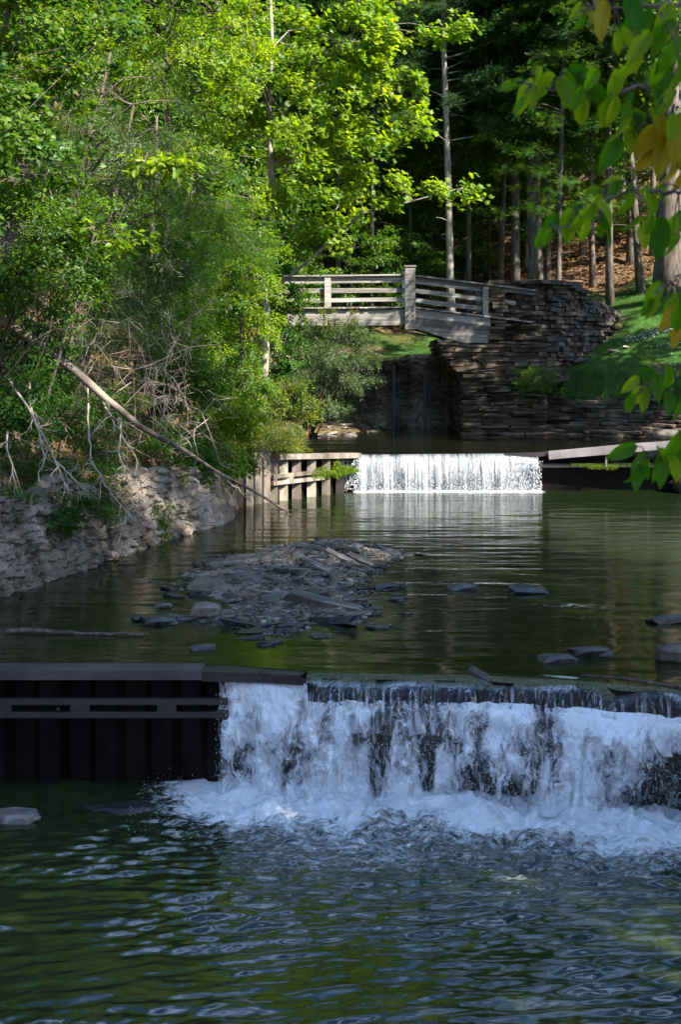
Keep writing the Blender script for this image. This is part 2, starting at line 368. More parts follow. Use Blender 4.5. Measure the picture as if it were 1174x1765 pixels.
# ------------------------------------------------------------------ water
def crestY(x): return np.interp(x, [-8, -1.2, -.3, 1.5, 2.7, 3.7, 5, 8], [17.0, 17.0, 16.62, 16.5, 16.2, 15.8, 15.3, 14.6])
def foamY(x): return np.interp(x, [-8, -1.6, -.5, 1.0, 2.4, 5, 8], [17.1, 16.9, 16.5, 16.25, 15.98, 15.35, 14.6])
def lower_pool():
    xs = np.arange(-7.6, 8.6, .035); ys = np.concatenate([np.arange(2, 9.5, .2), np.arange(9.5, 17.15, .03)])
    X, Y = np.meshgrid(xs, ys, indexing='ij')
    d = foamY(X) - Y                                           # metres downstream of the plunge line
    kx = sstep(-2.7, -1.1, X)
    boil = sstep(2.6, .1, d) * sstep(-.6, .1, d) * kx
    far = sstep(.5, 5, d)
    ph = Y - .17 * X; wx = X + .3 * (fbm(X * .6, Y * .6, 0, 22, 2) - .5); amp = .35 + .65 * far
    gate = .45 + 1.1 * sstep(.25, .8, vn(wx * .8, ph * 1.5, 0, 35)); g2 = np.random.default_rng(5)
    wxx = .10 * (fbm(X * 1.3, Y * 1.3, 0, 301, 3) - .5); wyy = .22 * (fbm(X * 1.1, Y * 1.1, 0, 303, 3) - .5); Z = 0 * X
    for k in range(26):
        lam = .075 * (5.0 ** g2.random()); th = R(99) + g2.normal(0, .24); kk = 2 * math.pi / lam
        Z += lam * .0125 * np.sin(kk * ((X + wxx) * math.cos(th) + (Y + wyy) * math.sin(th)) + g2.uniform(0, 6.28)) * (.5 + 1.0 * vn(X * .9 / lam * .3, Y * .9 / lam * .3, 0, 400 + k))
    Z *= amp * gate
    Z += (fbm(X * 4.2, Y * 7.5, 0, 41, 4) - .5) * .075 * (.12 + sstep(5.5, .5, d) * sstep(-5, -1.5, X - .3 * d))
    Z += boil * ((fbm(X * 2.6, Y * 3.4, 0, 51, 5) - .35) * .34 + (fbm(X * 9, Y * 9, 0, 57, 3) - .5) * .22)
    Z *= np.where(Y > 16.6, .6, 1)
    foam = (.37 * sstep(1.3, .05, d + (fbm(X * 1.1, Y * 1.1, 0, 61) - .5) * 1.1) * kx * sstep(-.9, -.1, d)
            + .32 * sstep(4.6, .4, d + (fbm(X * .8, Y * .8, 0, 71) - .5) * 2.2) * sstep(-3.6, -.9, X) + .06 * sstep(6.5, 2, d) * sstep(-4, 0, X))
    grid_mesh('water', np.stack([X, Y, Z], -1), M['water_low'], True, {'foam': foam}).__setitem__('kind', 'structure')
lower_pool()
def mid_pool():
    xs = np.arange(-8, 12, .06); ys = np.concatenate([np.arange(0, 1.0, .03) , np.linspace(1.0, 21.3, 300)])
    X, T = np.meshgrid(xs, ys, indexing='ij'); Y = crestY(X) + .06 + T * (38.15 - crestY(X) - .06) / 21.3
    Z = 1.37 + (fbm(X * .7, Y * 3.2, 0, 81, 3) - .5) * .022 + (fbm(X * 2.2, Y * 7, 0, 83, 2) - .5) * .006
    d = 38.0 - Y
    foam = .50 * sstep(1.3, .2, d) * sstep(.1, .5, X) * sstep(5.6, 5.1, X)
    foam = np.maximum(foam, .30 * np.exp(-((X - 3.4) / 1.2) ** 2 - ((Y - 21.0) / .35) ** 2))
    grid_mesh('water', np.stack([X, Y, Z], -1), M['water_mid'], True, {'foam': foam}).__setitem__('kind', 'structure')
mid_pool()
def up_pool():
    xs = np.arange(-5, 15, .15); ys = np.arange(38.02, 53, .1)
    X, Y = np.meshgrid(xs, ys, indexing='ij')
    Yw = 35.2 + (X + 1.5) * 1.35                                # left wing of the weir stands forward
    Y = np.where(Y < 38.1, np.minimum(38.02, np.maximum(Yw + .1, 35.3)), Y)
    Z = 2.28 + (fbm(X * .5, Y * 2.5, 0, 91, 3) - .5) * .012
    grid_mesh('water', np.stack([X, Y, Z], -1), M['water_up'], True).__setitem__('kind', 'structure')
up_pool()

def blobs(mb, P, r, stretch=1.0):
    """small octahedral drops"""
    o = np.array([(1, 0, 0), (0, 1, 0), (-1, 0, 0), (0, -1, 0), (0, 0, 1), (0, 0, -1)], float)
    f = [(0, 1, 4), (1, 2, 4), (2, 3, 4), (3, 0, 4), (1, 0, 5), (2, 1, 5), (3, 2, 5), (0, 3, 5)]
    n = len(P); V = P[:, None] + o[None] * np.stack([r, r, r * stretch], -1)[:, None]
    L = (np.arange(n)[:, None, None] * 6 + np.array(f)[None]).reshape(-1)
    return V.reshape(-1, 3), L, np.full(n * 8, 3)

def near_fall():
    root = empty('waterfall', (2.0, 16.3, 0), 'wide churning waterfall pouring over the near weir in blue shade', 'waterfall')
    root['kind'] = 'structure'
    off = root.location
    xs = np.arange(-.45, 8.0, .012)
    v = np.linspace(0, 1, 60)
    X, Vv = np.meshgrid(xs, v, indexing='ij'); cY = crestY(X)
    # smooth lip of water curling over the crest
    lob = fbm(X * 1.6, 0 * X, 0, 101, 3)
    ang = Vv * 1.75
    Y = cY + .30 - Vv * .30 - (.16 + .14 * lob) * np.sin(ang) * sstep(0, .5, Vv)
    Z = 1.358 + .09 * (vn(X * 2.3, 0, 0, 109) - .42) * sstep(0, .3, Vv) * sstep(1, .3, Vv) + .03 * (lob - .4) - (.50 + .16 * lob) * (Vv ** 2.1)
    rip = (fbm(X * 11, Vv * 1.4, 0, 103, 4) - .5) * .11 * sstep(.1, .8, Vv)
    grid_mesh('lip', np.stack([X, Y - rip, Z + rip * .4], -1), M['lip'], True,
              {'dens': -.08 + .22 * sstep(.5, 1, Vv) + .40 * (vn(X * 5, 0, 0, 104) - .5) + .06 * sstep(.3, 0, Vv)}, root, off)
    # churning white sheets
    for k, (dy, sd, amp) in enumerate(((0, 111, .20), (-.12, 131, .26))):
        xs = np.arange(-1.42 + .05 * k, 8.0, .014); v = np.linspace(0, 1, 130)
        X, Vv = np.meshgrid(xs, v, indexing='ij'); cY = crestY(X)
        foot = foamY(X)
        bulge = cY - .10 - (cY - .12 - foot) * (Vv ** .8) - .10 * np.sin(Vv * 3.1) * sstep(-1, 1.5, X)
        top = np.where(X < -.38, 1.26, 1.10 + .07 * (fbm(X * 1.5, 0, 0, 107) - .5)) - .03 * k
        n1 = fbm(X * 2.2 + .5 * sd, Vv * 1.3 - .4 * Vv ** 2, 0, sd, 5) - .5
        n2 = fbm(X * 9, Vv * 5, 0, sd + 1, 4) - .5
        Y = bulge - (n1 * 2 * amp + n2 * .11) * sstep(0, .25, Vv) + dy
        Z = top - (top + .02) * Vv + n2 * .07
        big = fbm(X * 1.1, Vv * .8, 0, 171, 3)
        dens = .045 + .85 * (big - .5) + .10 * (vn(X * 7 + .3 * Vv, Vv * 1.2, 0, 190) - .5) + .10 * sstep(.75, 1.0, Vv) + .08 * sstep(.25, 0, Vv) * (X > -.38)
        dens -= .14 * sstep(1.5, 3.0, X) * sstep(.12, .5, Vv) + .10 * sstep(-.5, -1.4, X) * sstep(0, .6, Vv) - .03
        for gx, gw in ((.45, .075), (.99, .06)):                # gaps where a pile splits the sheet
            gxx = gx + (.10 * (.5 - Vv) if gx < .6 else .03 * (.5 - Vv))
            dens -= .5 * np.exp(-((X - gxx) / gw) ** 2) * sstep(.02, .2, Vv) * sstep(1.02, .75, Vv)
        grid_mesh('froth_sheet', np.stack([X, Y, Z], -1), M['froth'], True, {'dens': dens - .03 * k}, root, off)
    # loose drops
    n = 7000
    px_ = rng.uniform(-1.45, 6.0, n); vv = rng.random(n) ** .8
    py_ = crestY(px_) - .15 - (crestY(px_) - foamY(px_)) * vv - rng.random(n) ** 2 * .35
    pz_ = 1.15 * (1 - vv) + rng.normal(0, .05, n)
    k = vn(px_ * 3, pz_ * 3, 0, 5) > .35
    V, L, S = blobs(None, np.stack([px_, py_, pz_], -1)[k], rng.uniform(.0012, .0042, k.sum()), 2.2)
    n = 2600
    px2 = rng.uniform(-2.3, 6.0, n); d2 = rng.random(n) ** 1.6 * 1.8
    P2 = np.stack([px2, foamY(px2) - d2, .03 + rng.random(n) ** 3 * .22 * (1.9 - d2) / 1.9], -1)
    V2, L2, S2 = blobs(None, P2, rng.uniform(.0018, .005, n))
    me = np_mesh('spray', np.concatenate([V, V2]) - np.array(off), np.concatenate([L, L2 + len(V)]), np.concatenate([S, S2]), M['drops'], True)
    link('spray', me, root)
near_fall()

def far_fall():
    root = empty('waterfall', (2.8, 37.9, 1.37), 'straight curtain of white water glaring in full sun at the far weir', 'waterfall')
    root['kind'] = 'structure'; off = root.location
    for k in range(2):
        xs = np.arange(.38, 5.18, .008); v = np.linspace(0, 1, 70)
        X, Vv = np.meshgrid(xs, v, indexing='ij')
        jag = vn(X * 14, 0, 0, 200 + k)
        Y = 38.12 - .12 * np.minimum(Vv * 12, 1) - .30 * np.sqrt(Vv) - .10 * k * Vv + (vn(X * 22, Vv * .6, 0, 210 + k) - .5) * .09 * Vv + (fbm(X * 3, Vv * .5, 0, 215 + k) - .5) * .15 * Vv
        Z = np.interp(X, [.4, 5.2], [2.30, 2.335]) - (.96 + .03 * jag) * Vv ** 1.35
        thin = sstep(4.2, 5.1, X)
        dens = .13 - .13 * sstep(.35, .95, Vv) * (.55 + .9 * vn(X * 2.2, 0, 0, 220)) - .16 * thin * sstep(.1, .6, Vv) + .30 * (vn(X * 9, 0, 0, 230 + k) - .5) + .2 * (vn(X * 31, Vv, 0, 233 + k) - .5) - .30 * sstep(.62, .38, X)
        grid_mesh('water_curtain', np.stack([X, Y, Z], -1), M['streaks'], True, {'dens': dens - .02 * k}, root, off)
    n = 2500; px_ = rng.uniform(.35, 5.2, n); pz_ = 1.38 + rng.random(n) ** 3 * .5
    V, L, S = blobs(None, np.stack([px_, 37.6 - rng.random(n) * .35, pz_], -1), rng.uniform(.003, .008, n), 1.8)
    n = 1100; px_ = np.concatenate([rng.uniform(4.2, 5.25, n // 2), rng.uniform(-.1, .6, n // 2)]); pz_ = rng.uniform(1.4, 2.2, len(px_))
    V3, L3, S3 = blobs(None, np.stack([px_, 37.6 + rng.random(len(px_)) * .3, pz_], -1), rng.uniform(.003, .008, len(px_)), 3.5)
    me = np_mesh('spray', np.concatenate([V, V3]) - np.array(off), np.concatenate([L, L3 + len(V)]), np.concatenate([S, S3]), M['drops'], True)
    link('spray', me, root)
far_fall()

# ------------------------------------------------------------------ near weir
def near_weir():
    root = empty('weir', (0, 17, -.5), 'dark steel sheet pile weir holding back the pool in the foreground', 'weir')
    # sheet piling: trapezoid corrugation following the crest line
    xs = [];
    x = -7.6
    while x < 8.4: xs += [(x, 0), (x + .10, .16), (x + .33, .16), (x + .43, 0)]; x += .66
    xs = np.array(xs); P = np.zeros((len(xs), 2, 3))
    P[:, :, 0] = xs[:, :1]; P[:, :, 1] = (crestY(xs[:, 0]) + .22 - xs[:, 1])[:, None]; P[:, 0, 2] = -.6; P[:, 1, 2] = 1.30
    grid_mesh('sheet_piling', P[::-1], M['steel_wet'], False, None, root, root.location)
    mb = MB()                                                   # back plate closes the top of the piles
    pts = np.linspace(-7.6, 8.2, 40)
    for a, b in zip(pts[:-1], pts[1:]): mb.bar((a, crestY(a) + .30, 1.0), (b, crestY(b) + .30, 1.0), .06, .56)
    mb.build('back_plate', M['steel_wet'], root)
    cap = MB()                                                  # channel steel cap on the left
    cap.box((-4.6, 16.93, 1.365), (3.0, .17, .014)); cap.box((-4.6, 16.745, 1.325), (3.0, .013, .055)); cap.box((-4.6, 17.12, 1.29), (3.0, .013, .09))
    cap.build('cap_beam', M['steel_rust'], root)
    cap = MB(); q = [(-1.6, 16.93), (-.9, 16.86), (-.42, 16.72)]
    for (x0, y0), (x1, y1) in zip(q[:-1], q[1:]):
        cap.bar((x0, y0 - .02, 1.352), (x1, y1 - .02, 1.352), .33, .02); cap.bar((x0, y0 - .19, 1.30), (x1, y1 - .19, 1.30), .02, .09)
    cap.build('cap_beam', M['steel'], root)
    wl = MB()                                                   # double waler with a slot
    for z in (1.02, .86): wl.bar((-7.6, 16.74, z), (-4.02, 16.74, z), .09, .075)
    for z in (1.03, .88): wl.bar((-3.98, 16.72, z), (-1.3, 16.72, z), .08, .07)
    for x in (-6.9, -5.5, -4.55, -3.9, -3.0, -2.0): wl.box((x, 16.69, .95), (.11, .012, .10))
    for x in (-3.25, -3.1, -3.95, -4.6): wl.box((x, 16.675, .95), (.018, .01, .018))
    wl.build('waler', M['steel'], root)
    for x in (.42, .99, 2.1, 3.1, 4.0):
        mb = MB(); c = float(crestY(x)); mb.bar((x, c - .05, -.1), (x - .02, c + .06, 1.20), .07, .07); mb.build('upright', M['steel_wet'], root)
    mb = MB()                                                   # lower shelf the water breaks on
    for a, b in zip(pts[16:-1], pts[17:]): mb.bar((a, crestY(a) + .03, .96), (b, crestY(b) + .03, .96), .2, .10)
    mb.build('shelf', M['steel_wet'], root)
    # debris caught on the crest
    mb = MB(); p = PZ(822, 1158, 1.42)
    mb.stone(p + [.02, -.15, 0], (.13, .10, .03), (np.array([.8, -.3, -.45]), np.array([.3, .95, 0]), np.array([.4, -.1, .9])))
    o = mb.build('bark_scrap', M['slate_wet'], None); tag(o, 'dark wedge of bark caught on the crest of the near fall', 'bark')
    a, b, c = PZ(1003, 1163, 1.44), PZ(1095, 1172, 1.42), PZ(1174, 1186, 1.40)
    mb = MB(); mb.tube([a, b, c, c + (c - b) * .8], [.012, .02, .022, .01], 6)
    o = mb.build('stick', M['bark'], None, True); tag(o, 'long thin mossy stick lying along the crest of the near fall at right', 'stick')
near_weir()

# ------------------------------------------------------------------ far weir
def far_weir():
    root = empty('weir', (2.5, 38, 1.0), 'far weir with sunlit pale posts at left of its white curtain of water', 'weir')
    A, B = np.array([-1.52, 35.2]), np.array([.46, 37.95])
    def at(t): return A + (B - A) * t
    mb = MB(); mb.bar((*at(-.03), 2.47), (*at(.98), 2.30), .30, .13); mb.build('cap_beam', M['pile_pale'], root)
    for t in (.06, .22, .40, .58, .76):
        p = at(t); mb = MB(); mb.box((p[0], p[1] + .12, 1.65), (.11, .10, .72), jit=.01)
        mb.build('post', M['pile_pale'] if t < .7 else M['steel'], root)
    mb = MB(); p, q = at(0), at(1); mb.bar((p[0], p[1] + .42, 1.6), (q[0], q[1] + .42, 1.6), .08, 1.4); mb.build('back_plate', M['steel_wet'], root)
    mb = MB(); p, q = at(-.06), at(.55)
    for z in (2.0, 1.84): mb.bar((p[0], p[1] - .12, z), (q[0], q[1] - .12, z - .01), .09, .09)
    r = at(.14); mb.box((r[0], r[1] - .16, 1.92), (.10, .03, .13)); r = at(-.03); mb.box((r[0], r[1] - .14, 1.92), (.05, .05, .13))
    mb.build('waler', M['pile_pale'], root)
    # plate behind curtain and right wing
    mb = MB(); mb.box((4.9, 38.2, 1.45), (4.6, .05, .78)); mb.build('back_plate', M['steel_wet'], root)
    mb = MB(); mb.bar((4.3, 38.03, 2.28), (5.6, 37.95, 2.34), .26, .10); mb.build('sill', M['steel'], root)
    mb = MB(); mb.bar((5.45, 37.9, 2.30), (9.6, 37.3, 2.72), .34, .20); mb.build('cap_beam', M['steel_cap'], root)
    mb = MB(); mb.bar((5.0, 37.95, 2.03), (9.8, 37.6, 2.07), .16, .10); mb.build('waler', M['steel'], root)
    for x in (6.9, 8.0, 9.1): mb = MB(); mb.box((x, 37.62, 2.22), (.025, .025, .2)); mb.build('bracket', M['steel_cap'], root)
    # retaining piles that return towards the viewer at left
    mb = MB()
    q = [(-1.62, 35.15), (-1.80, 35.0), (-1.98, 34.8), (-2.16, 34.5), (-2.4, 34.1)]
    for i, (x, y) in enumerate(q):
        mb = MB(); h = [2.62, 2.66, 2.60, 2.45, 2.4][i]
        mb.box((x, y, (1.0 + h) / 2), (.085 if i != 1 else .11, .07, (h - 1.0) / 2), jit=.012); mb.build('pile', M['pile_pale'], root)
    mb = MB(); mb.bar((-1.5, 35.32, 1.7), (-2.7, 34.1, 1.7), .06, 1.5); mb.build('back_plate', M['steel'], root)
    mb = MB(); mb.stone((8.85, 37.75, 2.84), (.62, .3, .13), np.eye(3), .06, .4)
    o = mb.build('rock', M['pile_pale'], None, True); tag(o, 'pale sunlit boulder resting on the right end of the far weir', 'rock')
    mb = MB(); mb.stone((9.2, 37.45, 1.6), (.5, .35, .3), np.eye(3), .1, .3)
    o = mb.build('rock', M['stone_dark'], None, True); tag(o, 'grey block in the shade below the right end of the far weir', 'rock')
    # moss hanging on the waler
    n = 3600; t = rng.beta(1.6, 1.3, n) * .60 + .38
    p = A[None] + (B - A)[None] * t[:, None]
    hh = (.03 + .34 * vn(t * 26, 0, 0, 3) ** 1.5) * np.sin(np.clip((t - .34) / .64, 0, 1) * 3.14) + .02
    P = np.stack([p[:, 0] + rng.normal(0, .04, n), p[:, 1] - .16 + rng.normal(0, .07, n), 1.93 + rng.uniform(-.55, 1, n) * hh], -1)
    return P
moss_pts = far_weir()

# ------------------------------------------------------------------ stone walls
def stone_wall(mb, back, path, z0, ztop, lean=0, ch=(.10, .18), sl=(.25, .6), jit=.03, depth=.16, gap=.012, cham=.2, x0=None):
    path = np.asarray(path, float); seg = np.linalg.norm(np.diff(path, axis=0), axis=1); cum = np.concatenate([[0], np.cumsum(seg)]); L = cum[-1]
    def pt(s):
        i = min(max(np.searchsorted(cum, s) - 1, 0), len(seg) - 1); t = (path[i + 1] - path[i]) / seg[i]
        return path[i] + t * (s - cum[i]), t, np.array([t[1], -t[0]])
    z = z0
    zmax = max(ztop(s) for s in np.linspace(0, L, 40))
    while z < zmax:
        h = rng.uniform(*ch); s = -rng.random() * sl[0] + (x0(z) if x0 else 0)
        while s < L:
            l = rng.uniform(*sl) * (1.0 if rng.random() > .2 else .6); m = s + l / 2
            if m > 0 and m < L and z < ztop(m):
                p, t, nn = pt(m)
                o = -lean * (z - z0) + rng.normal(0, jit) - depth * .5
                c = np.array([p[0] + nn[0] * o, p[1] + nn[1] * o, z + h / 2 + rng.normal(0, .008)])
                yaw = rng.normal(0, .03); T = np.array([t[0], t[1], rng.normal(0, .035)]); Nn = np.array([nn[0] + yaw * t[0], nn[1] + yaw * t[1], 0])
                mb.stone(c, (l / 2 - gap, depth, h / 2 - gap * .5), (T, Nn, np.array([0, 0, 1.0])), .10, cham)
            s += l
        z += h
    if back is not None:
        ss = np.linspace(0, L, max(2, int(L / .5))); P = np.zeros((len(ss), 2, 3))
        for i, s in enumerate(ss):
            p, t, nn = pt(s); zt = ztop(s)
            P[i, 0] = (*(p - nn * (.12 + depth * .5)), z0 - .2); P[i, 1] = (*(p - nn * (.12 + depth * .5 + lean * (zt - z0))), zt)
        grid_mesh('mortar_core', P, back[0], False, None, back[1], back[1].location)

def worley(u, v, s=0):
    iu, iv = np.floor(u), np.floor(v); F1 = np.full(u.shape, 9.0); F2 = F1.copy(); idv = np.zeros(u.shape)
    for a in (-1, 0, 1):
        for b in (-1, 0, 1):
            cu, cv = iu + a, iv + b; z = np.zeros_like(cu)
            d = np.maximum(np.abs(u - cu - .15 - .7 * _hash(cu, cv, z, s)), np.abs(v - cv - .2 - .6 * _hash(cu, cv, z, s + 1)) * 1.1)
            h = _hash(cu, cv, z, s + 2); n = d < F1
            F2 = np.where(n, F1, np.minimum(F2, d)); idv = np.where(n, h, idv); F1 = np.where(n, d, F1)
    return F1, F2, idv
def rubble(root, path, z0, ztop, lean, m, name='stonework', cell=(2.6, 6.5), relief=.12, seed=0, smooth_from=None):
    path = np.asarray(path, float); seg = np.linalg.norm(np.diff(path, axis=0), axis=1); cum = np.concatenate([[0], np.cumsum(seg)]); L = cum[-1]
    ss = np.arange(0, L, .03); X0, Y0 = [np.interp(ss, cum, path[:, k]) for k in (0, 1)]
    k = np.ones(41) / 41
    pad = lambda a: np.convolve(np.concatenate([np.full(20, a[0]), a, np.full(20, a[-1])]), k, 'valid')
    X0, Y0 = pad(X0), pad(Y0); tx, ty = np.gradient(X0), np.gradient(Y0); q = np.hypot(tx, ty); nx, ny = ty / q, -tx / q
    v = np.concatenate([np.linspace(0, 1, 64), [1.0, 1.0]]); S, Vv = np.meshgrid(ss, v, indexing='ij')
    top = np.array([ztop(a) for a in ss]) + (vn(ss * 1.7, 0, 0, seed + 4) - .5) * .3 + (vn(ss * 6, 0, 0, seed + 5) - .5) * .12
    Z = z0 + (top[:, None] - z0) * Vv
    u = S * cell[0] + (fbm(S * 1.5, Z * 3, 0, seed) - .5) * .9; w = Z * cell[1] + (fbm(S * 1.2, Z * 2, 0, seed + 9) - .5) * 2.2
    F1, F2, idv = worley(u, w, seed); F1b, F2b, idb = worley(u * 2.1 + 7, w * 1.7, seed + 30)
    rough = np.ones_like(S) if smooth_from is None else 1 - .72 * sstep(smooth_from, smooth_from + 1.5, S)
    D = (idv - .5) * relief * 1.3 + sstep(0, .22, F2 - F1) * relief * .55 + (idb - .5) * relief * .5 * (idv > .5) + sstep(0, .2, F2b - F1b) * relief * .2
    D = D * rough + (fbm(S * .8, Z * 1.2, 0, seed + 50) - .5) * .30 + (fbm(S * 7, Z * 9, 0, seed + 60) - .5) * .07 + .14 * sstep(.18, 0, Vv) * (.4 + vn(S * 1.5, 0, 0, seed + 8))
    back = np.zeros_like(S); back[:, -2] = .25; back[:, -1] = .6
    o = D - lean * (Z - z0) - back
    P = np.stack([X0[:, None] + nx[:, None] * o, Y0[:, None] + ny[:, None] * o, Z - np.where(back > .5, .3, 0)], -1)
    return grid_mesh(name, P, M[m], False, None, root, root.location)

def walls():
    # left bank retaining wall
    r = empty('retaining_wall', (-4, 27, 1.2), 'long leaning rubble retaining wall along the left edge of the pool', 'wall')
    path = [(-7.4, 17.2)] + [(x, y) for x, y in zip(XL[2:9], YL[2:9])] + [(-2.35, 34.4)]
    rubble(r, path, 1.0, lambda q: 2.78 + .1 * math.sin(q * .9), .27, 'wall_rubble', seed=11, smooth_from=13.5)
    # abutment
    r = empty('stone_abutment', (5.2, 48.5, 2.1), 'dark dry stone bridge abutment with wing wall climbing the right bank', 'abutment')
    mb = MB()
    def left(z): return 3.95 if z < 4.1 else 3.95 - .75 * min(1, (z - 4.1) / .9) * 1.0
    z = 2.0
    while z < 7.22:
        h = rng.uniform(.05, .15); xa = left(z) if z < 5.35 else 4.95
        x = xa
        while x < 6.6:
            l = rng.uniform(.35, 1.15) if z < 5.3 else rng.uniform(.25, .8); l = min(l, 6.75 - x)
            if l > .1:
                f = (47.15 if z < 5.25 else 47.72) + .10 * (z - 2) * .4 + rng.normal(0, .09)
                mb.stone((x + l / 2, f + .35, z + h / 2), (l / 2 - .006, .36, h / 2 - .004), (np.array([1, rng.normal(0, .05), rng.normal(0, .03)]), np.array([0, 1.0, 0]), np.array([0, 0, 1.0])), .16, .14)
            x += l
        y = 47.4                                                # left flank
        while y < 51.6:
            l = rng.uniform(.4, .9)
            mb.stone((xa + .22 + rng.normal(0, .05), y + l / 2, z + h / 2), (.25, l / 2, h / 2 - .004), np.eye(3), .08, .18); y += l
        z += h
    mb.build('stonework', M['stone_brown'], r)
    mb = MB(); mb.box((5.35, 49.7, 3.6), (1.25, 1.9, 1.72)); mb.box((5.9, 50.0, 6.1), (.8, 1.9, 1.05)); mb.build('core', M['stone_dark'], r)
    mb = MB(); tp = lambda s: 7.22 - .5 * sstep(1.6, 3.2, s) - .25 * sstep(3.4, 5.2, s) * 1.0
    stone_wall(mb, (M['stone_dark'], r), [(6.5, 47.75), (7.6, 48.9), (8.9, 50.6), (10.2, 52.6)], 4.0, tp, .05, (.10, .2), (.25, .85), .07, .22, .008, .2)
    stone_wall(mb, None, [(6.9, 48.2), (7.9, 49.4), (9.2, 51.4), (9.9, 52.5)], 6.3, lambda s: tp(s) - .02, .0, (.10, .2), (.25, .8), .05, .3)
    for s in np.linspace(0, 1, 9):
        p = np.array([6.3, 47.6]) + s * np.array([1.6, 2.0]) + [.2, .2]
        mb.stone((p[0], p[1], 7.27 - .25 * sstep(.6, 1, s)), (.42, .4, .07), (np.array([.6, .8, 0]), np.array([-.8, .6, 0]), np.array([0, 0, 1.0])), .08, .2)
    mb.build('wing_wall', M['stone_dark'], r)
    # pier cap stones where the rail ends
    # far channel wall
    r = empty('channel_wall', (0, 52, 2.1), 'shaded stone channel wall running beneath the wooden bridge', 'wall')
    path = [(-5.5, 53.2), (-1, 52.3), (1.5, 51.85), (4.4, 51.6)]
    rubble(r, path, 1.8, lambda q: 4.72, .06, 'wall_rubble', seed=71)
    for x in (1.9, 3.0): mb = MB(); mb.box((x, 51.62, 3.2), (.05, .05, 1.3)); mb.build('drain_pipe', M['steel'], r)
    # stepped wall of the right bank
    r = empty('stepped_wall', (9, 46, 2.1), 'low stepped wall of ledge stone under the grassy right bank', 'wall')
    mb = MB(); stone_wall(mb, (M['stone_dark'], r), [(5.6, 48.25), (8.2, 46.7), (10.6, 45.05), (12.5, 43.0), (12.6, 41)], 2.05, lambda s: 4.05 + .22 * math.sin(s * 1.3), 1.12, (.10, .19), (.3, .95), .09, .30, .008, .22)
    mb.build('stonework', M['stone_brown'], r)
walls()

